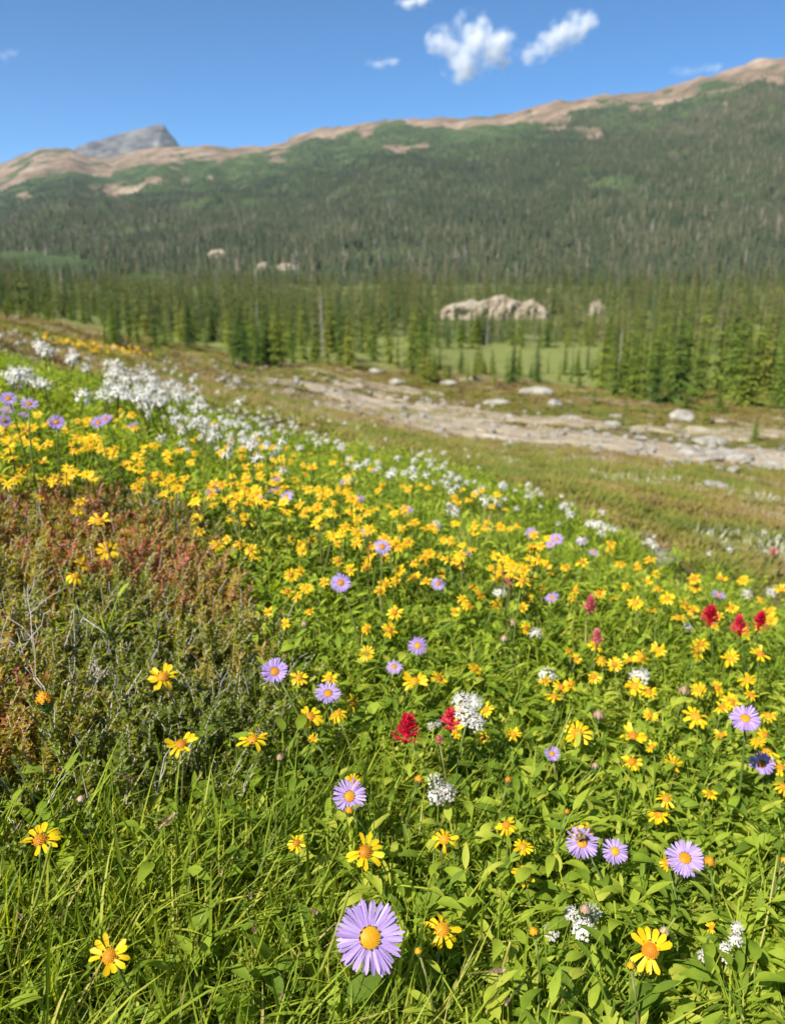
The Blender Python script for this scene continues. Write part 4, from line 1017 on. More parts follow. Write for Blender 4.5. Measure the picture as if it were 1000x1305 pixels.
rest = [(850, 1100, 20), (645, 1052, 27), (666, 1080, 24), (665, 1115, 30), (906, 1182, 13), (420, 865, 22), (381, 864, 24), (430, 910, 28), (448, 896, 24), (399, 942, 18), (467, 833, 22), (449, 996, 20), (559, 865, 23), (605, 853, 20), (578, 910, 24), (580, 932, 25), (615, 940, 21), (619, 905, 21), (654, 936, 20), (706, 888, 26), (715, 876, 22), (694, 868, 18), (735, 1060, 22), (748, 1056, 18), (727, 872, 17),
        (756, 863, 20), (808, 875, 26), (826, 882, 22), (871, 888, 18), (890, 879, 20), (912, 877, 22), (956, 886, 17), (828, 912, 19), (830, 952, 18), (805, 971, 26), (857, 973, 22), (919, 937, 19), (931, 895, 24), (920, 902, 22), (978, 912, 20), (974, 937, 19), (965, 946, 18), (977, 958, 27), (994, 979, 27), (997, 1003, 23), (848, 1018, 25), (839, 1038, 27), (904, 1012, 18), (968, 834, 25), (930, 839, 23), (886, 829, 27), (893, 821, 20), (952, 867, 24), (802, 841, 21), (817, 837, 21), (838, 829, 23), (783, 847, 20), (766, 841, 19), (758, 824, 21),
        (104, 719, 19), (103, 639, 18), (98, 652, 15), (52, 633, 15), (251, 661, 15), (255, 677, 16), (276, 695, 20), (289, 688, 14), (305, 693, 19), (320, 701, 19), (324, 711, 20), (335, 700, 14), (297, 647, 15), (311, 658, 14), (382, 694, 18), (385, 702, 15), (397, 689, 18), (371, 686, 12), (371, 733, 20), (382, 728, 15), (366, 754, 20), (390, 750, 20), (379, 761, 16), (394, 779, 16), (413, 742, 16), (343, 780, 16), (363, 795, 17), (445, 727, 23), (430, 715, 16), (467, 722, 18), (489, 712, 18), (490, 745, 21), (504, 741, 18), (484, 753, 16), (503, 781, 23), (496, 803, 23), (467, 802, 17), (510, 727, 19), (528, 736, 20), (542, 741, 18), (563, 731, 16), (546, 706, 19), (543, 719, 15), (570, 713, 20), (580, 714, 18), (560, 709, 15), (587, 720, 14), (596, 771, 21), (589, 764, 17), (580, 780, 16), (611, 757, 19), (602, 748, 17), (633, 735, 17), (640, 731, 20), (628, 724, 16), (665, 740, 25), (671, 763, 20), (666, 774, 15), (632, 770, 16), (670, 801, 18), (690, 750, 16), (697, 720, 14), (701, 730, 14), (720, 722, 16), (733, 753, 17), (741, 717, 19), (729, 763, 14), (725, 831, 18), (734, 840, 15),
        (827, 714, 20), (763, 756, 18), (781, 764, 15), (809, 769, 21), (798, 748, 15), (830, 780, 20), (838, 750, 16), (850, 763, 20), (864, 787, 20), (872, 771, 19), (882, 778, 16), (884, 738, 17), (885, 749, 17), (908, 797, 16), (931, 775, 18), (915, 785, 15), (948, 807, 18), (963, 801, 20), (825, 741, 15), (835, 732, 14), (919, 737, 15), (946, 740, 15), (994, 752, 18), (980, 778, 16), (982, 790, 16), (970, 764, 13), (790, 719, 16), (812, 722, 13), (777, 701, 12), (778, 693, 14)]
flowers = [(a, b2, c_, None, None) for a, b2, c_ in rest]
# the far yellow drift, thinning towards the open heath
DRIFT = [(-40, 545), (60, 528), (170, 532), (300, 556), (420, 574), (520, 592), (620, 628), (700, 668), (800, 706), (900, 735), (1040, 760), (1040, 830), (900, 800), (780, 780), (680, 740), (600, 715), (500, 715), (400, 690), (330, 672), (250, 640), (120, 612), (-40, 625)]
cent = rng.uniform((-40, 525), (1040, 830), (900, 2)); cent = cent[in_poly(cent[:, 0], cent[:, 1], DRIFT)]
cent = cent[cent[:, 0] < 690][:175]
taken = [(a[0], a[1]) for a in rest]
drift = []
for cx_, cy_ in cent:
    for j in range(int(rng.integers(1, 5))):
        a, b2 = cx_+rng.normal(0, 9), cy_+rng.normal(0, 4.5)
        if all((a-t_[0])**2+(2*(b2-t_[1]))**2 > 90 for t_ in taken): drift.append((a, b2)); taken.append((a, b2))
drift.sort(key=lambda t_: -t_[1])
print('drift', len(drift), 'listed', len(NAMED)+len(rest))
n_single = 300-len(NAMED)-len(rest)
single, mass = drift[:n_single], drift[n_single:]
for a in NAMED:
    px, py, d, lab, land, up, cm = a
    p = head_at(px, py, d, .043, .165, .32); D_ = (p-Vector((0, 0, EYE))).length
    put(p, face(p, up, cm, .12), ARN, d/FPX*D_, lab, 'yellow arnicas', 'flower', 'arnica', 2 if d > 24 else 1, leaves=4 if d > 24 else 3)
    LAND.append((px, py, land))
ORD = ['nearest', 'second nearest', 'third nearest', 'fourth nearest', 'fifth nearest', 'sixth nearest', 'seventh nearest', 'eighth nearest', 'ninth nearest', 'tenth nearest']
def where(px, py):
    L_ = min(LAND, key=lambda t_: (t_[0]-px)**2+((t_[1]-py)*1.2)**2)
    dx, dy = px-L_[0], py-L_[1]
    s_ = ('right of' if dx > 0 else 'left of') if abs(dx) > 1.5*abs(dy) else ('below' if dy > 0 else 'above') if abs(dy) > 1.5*abs(dx) else ('below right of' if dx > 0 else 'below left of') if dy > 0 else ('above right of' if dx > 0 else 'above left of')
    return s_+' '+L_[2]
keys = {}
for i, (px, py, d) in enumerate(rest):
    L_ = min(LAND, key=lambda t_: (t_[0]-px)**2+((t_[1]-py)*1.2)**2)
    dx, dy = px-L_[0], py-L_[1]
    side = ('right of' if dx > 0 else 'left of') if abs(dx) > 1.7*abs(dy) else ('below' if dy > 0 else 'above') if abs(dy) > 1.7*abs(dx) else ('below right of' if dx > 0 else 'below left of') if dy > 0 else ('above right of' if dx > 0 else 'above left of')
    keys.setdefault((L_[2], side), []).append((dx*dx+dy*dy, i))
labels = {}
for (lw, side), v in keys.items():
    v.sort()
    for o_, (_, i) in enumerate(v):
        labels[i] = ('yellow arnica %s %s' % (side, lw)) if len(v) == 1 else '%s yellow arnica %s %s' % (ORD[min(o_, 9)], side, lw)
for i, (px, py, d) in enumerate(rest):
    p = head_at(px, py, d, .040, .155, .30); D_ = (p-Vector((0, 0, EYE))).length
    put(p, face(p, .85, .5, .36), ARN, d/FPX*D_*.92, labels[i], 'yellow arnicas', 'flower', 'arnica', 2 if d >= 24 else 1, leaves=3 if d > 20 else 2)
for px, py in single:
    p = hit(px, py, rng.uniform(.16, .26), .5, 12); D_ = (p-Vector((0, 0, EYE))).length
    w_ = where(px, py); lab = 'small blurred yellow arnica '+w_
    kk = int(rng.integers(6)); ARN['small'] = (None, ARN_SM[kk], [m_yel, m_yeld])
    put(p, face(p, .9, .45, .25), ARN, rng.uniform(.028, .040), lab, 'arnicas '+w_, 'flower', 'arnica', 0)
def head_scatter(name, protos, pts, h, size, up, cm, label):
    P_, R_, S_ = [], [], []
    for px, py in pts:
        p = hit(px, py, rng.uniform(*h), 1.2, 45); P_.append(p[:]); e = frame(face(p, up, cm, .25), rng.random()*6).to_euler(); R_.append(e[:]); s_ = rng.uniform(*size); S_.append((s_, s_, s_))
    return scatter(name, protos, P_, R_, S_, rng.integers(0, len(protos), len(P_)), np.zeros(len(P_)), kind='stuff', label=label)
def with_stem(c, L):
    c2 = MB(); c2.add(c.v, c.f); c2.m = list(c.m); k = max(c.m)+1
    c2.tube([(0, 0, 0), (0, .25, -L*.5), (0, .9, -L)], [.045, .05, .05], 3, k, cap=False); return c2
ARN_SC = [with_stem(c, 5).mesh('arnica_head', [m_yel, m_yeld, m_stem]) for c in ARN_SM]
head_scatter('arnica_drift', ARN_SC, mass, (.14, .24), (.028, .040), .9, .45, 'far drift of yellow arnicas along the meadow crest')
# a stripe of yellow far up the left slope
stripe = [(rng.normal(120, 36), 0) for _ in range(210)]; stripe = [(a, 431+.16*(a-60)+rng.normal(0, 3.2)) for a, _ in stripe if 55 < a < 215]
head_scatter('yellow_stripe', ARN_SC, stripe, (.06, .12), (.05, .10), 1, .3, 'distant yellow stripe of flowers on the left slope')

# white drift along the crest: single valerian heads
WH = [((150, 472), (340, 566), 40, 230), ((300, 532), (440, 566), 14, 46), ((10, 428), (150, 480), 12, 34), ((8, 470), (50, 490), 9, 12), ((540, 588), (650, 640), 20, 34), ((640, 615), (760, 668), 14, 28), ((430, 582), (560, 615), 10, 22), ((730, 662), (840, 696), 10, 10), ((110, 515), (250, 500), 12, 8)]
wpts = []
for (a, b2), (c_, d_), sp, n_ in WH:
    for j in range(n_):
        t = rng.random(); wpts.append((a+(c_-a)*t+rng.normal(0, sp*.8), b2+(d_-b2)*t+rng.normal(0, sp*.45)))
for a in ((299, 495), (312, 507), (345, 520), (405, 534), (434, 506), (411, 532), (440, 540), (464, 530), (478, 542), (229, 464), (929, 701), (976, 703), (833, 684), (903, 705), (437, 512), (372, 543), (565, 578), (597, 582), (610, 596), (672, 625), (718, 646), (740, 690), (820, 692), (355, 535), (330, 525), (492, 560), (473, 572)): wpts.append(a)
wpts.sort(key=lambda t_: -t_[1])
print('white', len(wpts))
for i, (px, py) in enumerate(wpts[:284]):
    kk = int(rng.integers(3)); VK = {'t': 'valerian', 'small': (None, VAL_S[kk], [m_whi, m_pinkw, m_caly])}
    p = hit(px, py, rng.uniform(.16, .27), 1.2, 14)
    w_ = where(px, py)
    put(p, face(p, .8, .5, .2), VK, rng.uniform(.022, .044), 'blurred white valerian head '+w_, 'white heads '+w_, 'flower', 'valerian', 0)
VAL_SC = [with_stem(c, 3.5).mesh('valerian_head', [m_whi, m_pinkw, m_caly, m_stem]) for c in VAL_S]
head_scatter('valerian_drift', VAL_SC, wpts[284:], (.16, .27), (.045, .08), .8, .5, 'most distant white valerian heads on the left crest')

# buds, spent heads and seed heads
BUD = []
for s_ in (1, 2):
    c = disc_mesh(.36, .42, 40, .03, spike=1.5); BUD.append(c.mesh('disc', [m_orange if s_ == 1 else m_spent]))
BUDCUP = cup_mesh(.34, 10, .62).mesh('calyx', [m_caly])
for px, py, d, v, lab in ((57, 893, 26, 0, 'orange arnica bud upright on a tall leafy stem over the heath'), (445, 1034, 14, 0, 'small orange bud at the foot of a lilac fleabane'), (680, 1188, 14, 0, 'orange bud with a brown leaf right of the lower arnica'), (533, 1213, 11, 0, 'slim yellow bud between the largest fleabane and its arnica'), (903, 1099, 16, 0, 'orange bud right of the large lower right fleabane'), (998, 1098, 12, 0, 'orange bud at the right edge above the leaves'), (803, 1231, 11, 0, 'yellow green bud below the large lower right arnica'), (533, 995, 16, 0, 'round orange bud left of the three part valerian'), (647, 996, 13, 0, 'round orange bud on a straight stem right of centre'), (722, 1035, 9, 0, 'tiny yellow bud above the bumblebee'),
                         (762, 913, 18, 1, 'brownish pink spent head left of the right hand arnicas'), (871, 882, 18, 1, 'pale brown spent head above a small arnica at right'), (758, 978, 13, 1, 'brown green spent head below the flat topped arnica'), (642, 816, 14, 1, 'pinkish spent head among leaves right of centre'), (653, 795, 14, 1, 'tan spent head above the pinkish one'), (388, 797, 12, 1, 'grey brown spent head under the round deep lilac fleabane'), (103, 1020, 13, 1, 'dark brown spent bud with an orange edge'), (357, 966, 12, 1, 'rusty spent head at the heath edge'), (745, 1160, 16, 1, 'brown withered head above the loose white valerian'), (846, 1188, 14, 1, 'pinkish withered head above the large lower right arnica'), (988, 706, 10, 1, 'small pink spent head far right')):
    p = head_at(px, py, d, None, default=.2 if v == 0 else .17); D_ = (p-Vector((0, 0, EYE))).length
    k = int(rng.integers(4)); rz = float(rng.random()*6.28); off = RZ(rz) @ Vector((LEAN[k], 0, 0)); bx, by_ = p.x-off.x, p.y-off.y; zb = g1(bx, by_)-.005; h = max(.05, p.z-zb)
    o = thing('arnica_bud' if v == 0 else 'spent_flower', lab, 'flower bud' if v == 0 else 'seed head', (bx, by_, zb), rz, 'buds and spent heads')
    link('stem', STEM[k], o, S(1, 1, h)); note(p, d/FPX*D_); H = T((LEAN[k], 0, h)) @ frame((rng.normal(0, .15), rng.normal(0, .15), 1)) @ S(d/FPX*D_)
    link('disc', BUD[v], o, H); link('calyx', BUDCUP, o, H)
    for j in range(3 if d > 15 else 1):
        t = rng.uniform(.15, .7); link('leaf', SLEAF[int(rng.integers(4))], o, T((LEAN[k]*t*t, 0, h*t)) @ RZ(rng.random()*6.28) @ RY(-rng.uniform(.5, 1.2)) @ S(rng.uniform(.7, 1.1)))
# brown sedge heads on leaning stalks, and thick yellow green stalks
def spike_mesh():
    c = MB()
    for i in range(46):
        t = i/46; c.leaf(T((0, 0, .9*t)) @ RZ(i*2.4) @ RY(-.95+.3*rng.random()), .26, .11, -.1, .2, 2, 'lance')
    return c.mesh('seed_head', [m_spent])
SPK = [spike_mesh(), spike_mesh()]
def stalk(name, pts, r_, m, lab, cat, head=None, grp=None):
    P_ = [Vector(p) for p in pts]; b0 = P_[0]
    c = MB(); n_ = 14; poly = []
    for i in range(n_):
        t = i/(n_-1)*(len(P_)-1); k = min(int(t), len(P_)-2); f_ = t-k
        poly.append(P_[k].lerp(P_[k+1], f_)-b0)
    for _ in range(3):
        poly = [poly[0]]+[(poly[i-1]+poly[i]*2+poly[i+1])/4 for i in range(1, n_-1)]+[poly[-1]]
    c.tube(poly, np.linspace(r_, r_*.6, n_), 6)
    o = thing(name, lab, cat, b0, 0, grp); link('stem', c.mesh('stem', [m]), o)
    if head:
        d = (poly[-1]-poly[-3]).normalized(); link('seed_head', SPK[int(rng.integers(2))], o, T(poly[-1]) @ frame(d) @ S(head*.55, head*.55, head))
    return o
for i, (x0, y0, x1, y1, hd, lab) in enumerate(((60, 1240, 200, 1058, .03, 'brown sedge head on the longest leaning stalk at lower left'), (10, 1165, 24, 1164, .02, 'pinkish brown sedge head at the left edge'), (300, 1165, 322, 1180, .02, 'tan sedge head in the grass left of the largest fleabane'), (355, 1190, 395, 1160, .025, 'pale brown sedge head leaning right in the middle of the grass'),
                                               (560, 1290, 622, 1238, .034, 'pinkish brown sedge head at the bottom, right of the centre'), (600, 1285, 634, 1250, .022, 'smaller brown sedge head beside the pinkish one'), (100, 1000, 158, 988, .03, 'dry straw coloured spike lying over the heath edge'), (270, 1120, 280, 1108, .02, 'dull brown sedge head above the dark grass'), (380, 1300, 360, 1268, .022, 'dark brown sedge head at the bottom edge'), (150, 1075, 205, 1045, .028, 'long tan sedge head slanting left of the heath edge'), (690, 1265, 650, 1272, .025, 'dark withered grass head lying at the bottom'), (310, 1155, 318, 1140, .02, 'grey brown sedge head above the tan one'))):
    a = hit(x0, y0, 0, .3, 5); e = hit(x1, y1, .16, .3, 5)
    if e.y > a.y+.25 or e.y < a.y-.25: a = Vector((a.x, e.y-.03, g1(a.x, e.y-.03)))
    stalk('sedge', (a, a.lerp(e, .5)+Vector((0, 0, .03)), e), .0013, m_stem, lab, 'sedge', hd, 'brown sedge heads')
for x0, y0, x1, y1, r_, lab in ((365, 1330, 445, 1135, .0026, 'thick yellow green stalk slanting up to the left of the largest fleabane'), (580, 1330, 650, 1200, .0024, 'yellow green stalk slanting at the bottom right of centre'), (735, 1330, 860, 1170, .0022, 'long pale stalk crossing the lower right leaves'), (930, 1330, 990, 1090, .0022, 'tall yellow stalk by the right edge'), (655, 1060, 730, 900, .0022, 'yellow green stalk right of centre beside a big pale leaf'), (5, 1255, 65, 1075, .0022, 'yellow green stalk rising to the ragged arnica at left')):
    e = hit(x1, y1, .21, .3, 4); a = hit(x0, y0, .0, .3, 4)
    a = Vector((a.x, min(a.y, e.y), g1(a.x, min(a.y, e.y))))
    stalk('flower_stalk', (a, a.lerp(e, .55)+Vector((.01, 0, .01)), e), r_, m_ystalk, lab, 'stalk', None, 'yellow green stalks')

# broad leaved plants near the lens, every leaf its own
BL = [leaf_mesh(.070, .038, .6, .32, 'ovate'), leaf_mesh(.062, .031, .8, .36, 'ovate'), leaf_mesh(.078, .029, .7, .3, 'lance'), leaf_mesh(.055, .032, .4, .34, 'ovate'), leaf_mesh(.085, .024, .7, .35, 'lance')]
WHERE = [(905, 1250), (960, 1215), (985, 1150), (940, 1130), (860, 1160), (800, 1180), (890, 1290), (760, 1250), (985, 1275), (830, 1280), (690, 1130), (640, 1150), (590, 1120), (700, 1070), (500, 1085), (480, 1040), (540, 1060), (620, 1020), (590, 980), (660, 985), (760, 1000), (820, 1080), (900, 1050), (960, 1060), (780, 1110), (690, 930), (640, 890), (470, 960), (510, 930), (430, 980), (330, 1000), (290, 1010), (95, 1130), (220, 990), (250, 1060), (60, 1000), (600, 1210), (480, 1250), (730, 1230), (870, 1010), (950, 1000), (740, 960), (560, 890), (440, 870), (400, 840), (480, 1150), (925, 1165), (975, 1090), (845, 1135), (885, 1175), (770, 1190), (815, 1245), (715, 1180), (950, 1275), (870, 1235), (800, 1030), (850, 1060), (700, 1030), (990, 1190), (660, 1190), (740, 1130)]
adj = ['bright green', 'pale green', 'broad dark green', 'yellowish green', 'glossy green', 'small leaved green']
seen = {}
for i, (px, py) in enumerate(WHERE):
    p = hit(px, min(py, 1225), .09, .3, 4); zb = g1(p.x, p.y)
    L_ = min(LAND, key=lambda t_: (t_[0]-px)**2+(t_[1]-py)**2); dx, dy = px-L_[0], py-L_[1]
    side = ('right of' if dx > 0 else 'left of') if abs(dx) > 1.5*abs(dy) else ('below' if dy > 0 else 'above') if abs(dy) > 1.5*abs(dx) else ('below right of' if dx > 0 else 'below left of') if dy > 0 else ('above right of' if dx > 0 else 'above left of')
    H_ = rng.uniform(.08, .13)
    for fx_, fy_, fd_, fdep in BLOCK:
        if fdep > float(project(p.x, p.y, p.z)[2])-.06 and abs(fx_-px) < fd_*.5+88 and fy_ < py+40: H_ = min(H_, EYE+(p.y-.05)*ray(0, fy_+fd_*.7)[2]-zb-.05)
        if fdep > float(project(p.x, p.y, p.z)[2])-.25 and -20 < fx_-px < 130 and -90 < fy_-py < 60 and fd_ > 24: H_ = min(H_, .07)
    if H_ < .022 or any(q_[2] > 28 and abs(q_[0]-px) < 34+q_[2]*.5 and -10 < py-q_[1] < 75 for q_ in BLOCK): continue
    key = (L_[2], side); seen[key] = seen.get(key, 0)+1
    lab = 'leafy green plant %s %s%s' % (side, L_[2], '' if seen[key] == 1 else ', farther out' if seen[key] == 2 else ', third out' if seen[key] == 3 else ', fourth out' if seen[key] == 4 else ', farthest out')
    o = thing('broad_leaved_plant', lab, 'plant', (p.x, p.y, zb), float(rng.random()*6.28), 'broad leaved plants')
    c = MB(); c.tube([(0, 0, -.005), (.004, .003, H_*.5), (0, 0, H_)], [.0026, .0022, .0014], 6); link('stem', c.mesh('stem', [m_stem]), o)
    for j in range(9):
        t = .12+.88*j/9; an = (j % 2)*math.pi+(j//2)*1.57+rng.normal(0, .25)
        link('leaf', BL[int(rng.integers(5))], o, T((0, 0, H_*t)) @ RZ(an) @ RY(-(.15+.75*t*t+rng.normal(0, .12))) @ RX(rng.normal(0, .2)) @ S((.86-.36*t)*rng.uniform(.8, 1.15)*min(1, .45+H_*5.5)))
# single big pale leaf standing edge-up right of centre
p = hit(680, 965, .02, .5, 4)
o = thing('broad_leaved_plant', 'single big pale upright leaf left of the sideways fleabane', 'plant', (p.x, p.y, g1(p.x, p.y)), 0)
link('leaf', leaf_mesh(.13, .045, .25, .2, 'lance'), o, T((0, 0, .03)) @ RZ(.6) @ RY(-1.15)); c = MB(); c.tube([(0, 0, -.005), (0, 0, .03)], [.002, .0015], 6); link('stem', c.mesh('stem', [m_stem]), o)
# dead branches in the heath
for px, py, s_, lab in ((62, 868, 1.2, 'pale forked dead branch standing in the heath at left'), (95, 900, 1.1, 'long grey dead branch right of the forked one'), (15, 845, .9, 'white grey dead branch at the left edge of the heath'), (278, 925, 1.0, 'tangled grey dead branch left of the broad arnica'), (255, 890, 1.0, 'thin upright dead branch at the right side of the heath'), (120, 970, .9, 'bent dead branch at the lower edge of the heath')):
    p = hit(px, py, .05, .4, 4); c = twigs(4, .17); c.tube([(0, 0, -.01), (0, 0, .006)], [.03, .022], 8)
    o = link('dead_branch', c.mesh('dead_branch', [m_twig]), label=lab, category='branch', group='dead branches in the heath'); o.location = (p.x, p.y, g1(p.x, p.y)); o.scale = (s_,)*3; o.rotation_euler = (0, 0, float(rng.random()*6))

# ------------------------------------------------------------------ plant cover, sown by kind of ground
HEATH = [(-200, 620), (0, 632), (110, 628), (200, 640), (262, 655), (300, 715), (335, 790), (352, 860), (345, 945), (300, 985), (200, 1000), (110, 1010), (-200, 1060)]
def sow(n_, y0, y1, half=.72, pw=.5):
    y = y0+(y1-y0)*rng.random(n_)**pw; x = rng.uniform(-1, 1, n_)*(half*y+.35)
    return x, y
bands = [(5200, .22, 1.5, 1.0), (7000, 1.5, 3.0, 1.05), (9000, 3.0, 5.6, 1.2)]
XS, YS, SC = [], [], []
for n_, a, b2, s_ in bands:
    x, y = sow(n_, a, b2); XS.append(x); YS.append(y); SC.append(np.full(n_, s_))
x, y, s_ = (np.concatenate(v) for v in (XS, YS, SC))
z = gz(x, y); px, py, _ = project(x, y, z+.10)
wob = (fbm(x*4, y*4, 91)-.5)
hx, hy = px+wob*110, py+(fbm(x*4, y*4, 92)-.5)*90
heath = in_poly(hx, hy, HEATH)
crest = np.interp(px, [-300, 0, 100, 200, 300, 400, 500, 600, 700, 800, 900, 1000, 1300], [385, 435, 465, 485, 520, 550, 572, 600, 632, 675, 715, 745, 840])
lush = sstep(-8, 22, py-crest+wob*40)                                     # 1 in the flower meadow, 0 on the open heath below it
fade = rng.random(len(x)) < lush
gprob = np.interp(px, [0, 300, 520, 700, 1000], [.86, .80, .62, .38, .26])*sstep(900, 1010, py)+.30*(1-sstep(900, 1010, py))+(fbm(x*5, y*5, 93)-.5)*.5
u = rng.random(len(x))
isg = (~heath) & fade & (u < gprob); isl = (~heath) & fade & ~isg
hk = heath & (u < .80); hg = heath & (u > .93); hl = heath & (u > .89) & (u <= .93); ht = heath & (u > .72) & (u < .80)
def rots(k, tilt): return np.stack([rng.normal(0, tilt, k), rng.normal(0, tilt, k), rng.uniform(0, 6.28, k)], 1)
def sow_cover(name, protos, m, size, tint, label, tilt=.15, probs=None, dz=0.0):
    k = int(m.sum()); sz = size[m] if hasattr(size, '__len__') else np.full(k, size)
    sz = sz*rng.uniform(.7, 1.25, k)
    idx = rng.choice(len(protos), k, p=probs)
    H_ = np.array([max(v.co.z for v in me.vertices) for me in protos])[idx]*sz*.93
    xm, ym, zm = x[m], y[m], z[m]; pm, _, dm = project(xm, ym, zm+.1); keep_ = np.ones(k, bool); f_ = np.ones(k)
    for fx_, fy_, fd_, fdep in BLOCK:                     # plants that would stand between the lens and a flower head grow lower
        c_ = (dm < fdep+.02) & (np.abs(pm-fx_) < fd_*.5+np.where(fd_ > 22, .055, .035)*sz*FPX/np.maximum(dm, .2))
        if c_.any():
            top = EYE+ym[c_]*ray(0, fy_+fd_*.62)[2]-zm[c_]
            f_[c_] = np.minimum(f_[c_], np.clip(top/H_[c_], 0, 1))
    for px_, py_, d_, dep_, hx_, hy_, hz_ in SHADE:
        dx_, dy_ = xm-hx_, ym-hy_; al = (dx_*TO_SUN.x+dy_*TO_SUN.y)/math.hypot(TO_SUN.x, TO_SUN.y); ac = np.abs(dx_*TO_SUN.y-dy_*TO_SUN.x)/math.hypot(TO_SUN.x, TO_SUN.y)
        c_ = (al > -.03) & (al < .25) & (ac < .05)
        if c_.any():
            top = hz_-.015+al[c_]*TO_SUN.z/math.hypot(TO_SUN.x, TO_SUN.y)-zm[c_]
            f_[c_] = np.minimum(f_[c_], np.clip(top/H_[c_], 0, 1))
    sz = sz*f_; ok_ = f_ > .38
    m = np.flatnonzero(m)[ok_]; sz = sz[ok_]; idx = idx[ok_]; k = len(m)
    return scatter(name, protos, np.stack([x[m], y[m], z[m]+dz], 1), rots(k, tilt), np.stack([sz, sz, sz], 1), idx, tint[m] if hasattr(tint, '__len__') else np.full(k, tint), kind='stuff', label=label)
far_ = sstep(1.5, 4, y)
sow_cover('meadow_grass', P_GRASS, isg | hg, s_*(.85+.25*(1-far_)), .5, 'green meadow grass leaning between the flowers')
big = 1+.08*sstep(480, 720, px)*sstep(880, 1020, py)
sow_cover('leafy_ground_cover', P_LEAF, isl | hl, big*s_*(.95-.1*far_), .5, 'broad green leaves of the flower meadow', probs=[.17, .16, .17, .11, .1, .15, .10, .04])
redness = np.clip(.21+.6*(fbm(x*3, y*3, 95, 3)-.5)*2+.28*sstep(860, 690, py)+rng.normal(0, .14, len(x)), 0, 1)
sow_cover('heath_shrubs', P_HEATH, hk, 1.0, redness, 'low gold green and reddish heath shrubs', tilt=.3)
# a second, denser layer of heath sprigs
xh, yh = sow(34000, .5, 2.9, .62); zh = gz(xh, yh); pxh, pyh, _ = project(xh, yh, zh+.1)
mh = in_poly(pxh+(fbm(xh*4, yh*4, 91)-.5)*110, pyh+(fbm(xh*4, yh*4, 92)-.5)*90, HEATH) & (fbm(xh*9, yh*9, 96, 3) > .34)
x0_, y0_, z0_ = x, y, z; x, y, z = xh, yh, zh
rd = np.clip(.25+.7*(fbm(x*3, y*3, 95, 3)-.5)*2+.30*sstep(860, 690, pyh)+rng.normal(0, .19, len(x)), 0, 1)
sow_cover('heath_shrubs', P_HEATH, mh, .9, rd, 'low gold green and reddish heath shrubs', tilt=.35)
tw = in_poly(pxh, pyh, HEATH) & (rng.random(len(xh)) < .015+.15*sstep(.54, .66, fbm(xh*3.5, yh*3.5, 97, 3))*sstep(760, 840, pyh))
sow_cover('dead_twigs', P_TWIG, tw, 1.0, .5, 'grey dead twigs poking out of the heath', tilt=.5)
# lush extra layer near the lens
xh, yh = sow(12000, .25, 2.2, .66); x, y, z = xh, yh, gz(xh, yh); pxh, pyh, _ = project(x, y, z+.1)
mm = ~in_poly(pxh, pyh, HEATH)
gp = np.interp(pxh, [0, 300, 520, 700, 1000], [.85, .78, .52, .26, .14])*sstep(900, 1010, pyh)+.24*(1-sstep(900, 1010, pyh))
uu = rng.random(len(x))
sow_cover('meadow_grass', P_GRASS, mm & (uu < gp), 1.0, .5, 'green meadow grass leaning between the flowers', tilt=.3)
sow_cover('leafy_ground_cover', P_LEAF, mm & (uu >= gp), .85*(1+.08*sstep(480, 720, pxh)*sstep(880, 1020, pyh)), .5, 'broad green leaves of the flower meadow', tilt=.25, probs=[.17, .13, .1, .08, .04, .28, .17, .03])
# open heath: tufts that shrink to texture with distance
XS, YS = [], []
for n_, a, b2 in ((9000, 2.6, 7, ), (16000, 7, 16), (20000, 16, 42)):
    xx, yy2 = sow(n_, a, b2, .70, .6); XS.append(xx); YS.append(yy2)
x, y = np.concatenate(XS), np.concatenate(YS); z = gz(x, y); px, py, _ = project(x, y, z)
crest2 = np.interp(px, [-300, 0, 100, 200, 300, 400, 500, 600, 700, 800, 900, 1000, 1300], [385, 435, 465, 485, 520, 550, 572, 600, 632, 675, 715, 745, 840])
tr_y = np.interp(px, [230, 285, 350, 420, 500, 580, 660, 760, 860, 960, 1120], [470, 478, 486, 497, 520, 541, 556, 562, 578, 585, 592])
mo = (py < crest2+15) & ~((np.abs(py-tr_y) < 14) & (px > 270) & (fbm(x*.7, y*.7, 89, 3) < .49))
patch = fbm(x*.5, y*.5, 99, 4); patch2 = fbm(x*1.6, y*1.6, 98, 3)
tn = np.clip(.40+(patch-.5)*1.3+(patch2-.5)*.9+rng.normal(0, .1, len(x)), 0, .82)
whitish = (rng.random(len(x)) < .22*sstep(.5, .62, fbm(x*.8, y*.8, 94, 3))*sstep(16, 4, y)); tn = np.where(whitish, rng.uniform(.84, 1, len(x)), tn)
sow_cover('heath_tufts', P_TUFT, mo, np.interp(y, [2, 6, 16, 42], [.8, 1.2, 1.9, 2.6]), tn, 'olive and brown tufts of the open heath slope')
x, y, z = x0_, y0_, z0_
# loose stones lying on the bare ground
gx = rng.uniform(270, 1050, 2600); gy = np.interp(gx, [230, 285, 350, 420, 500, 580, 660, 760, 860, 960, 1120], [470, 478, 486, 497, 520, 541, 556, 562, 578, 585, 592])+rng.normal(0, 14, 2600)
gp_ = np.array([hit(float(i), float(j), 0, 8, 60)[:] for i, j in zip(gx, gy)]); gs = rng.uniform(.02, .05, 2600)*(1+2.6*(rng.random(2600) < .12)); gp_[:, 2] += gs*.35
scatter('trail_gravel', ROCK, gp_, rots(2600, .3), np.stack([gs, gs, gs], 1), rng.integers(0, 5, 2600), np.zeros(2600), kind='stuff', label='small loose stones strewn along the trail')

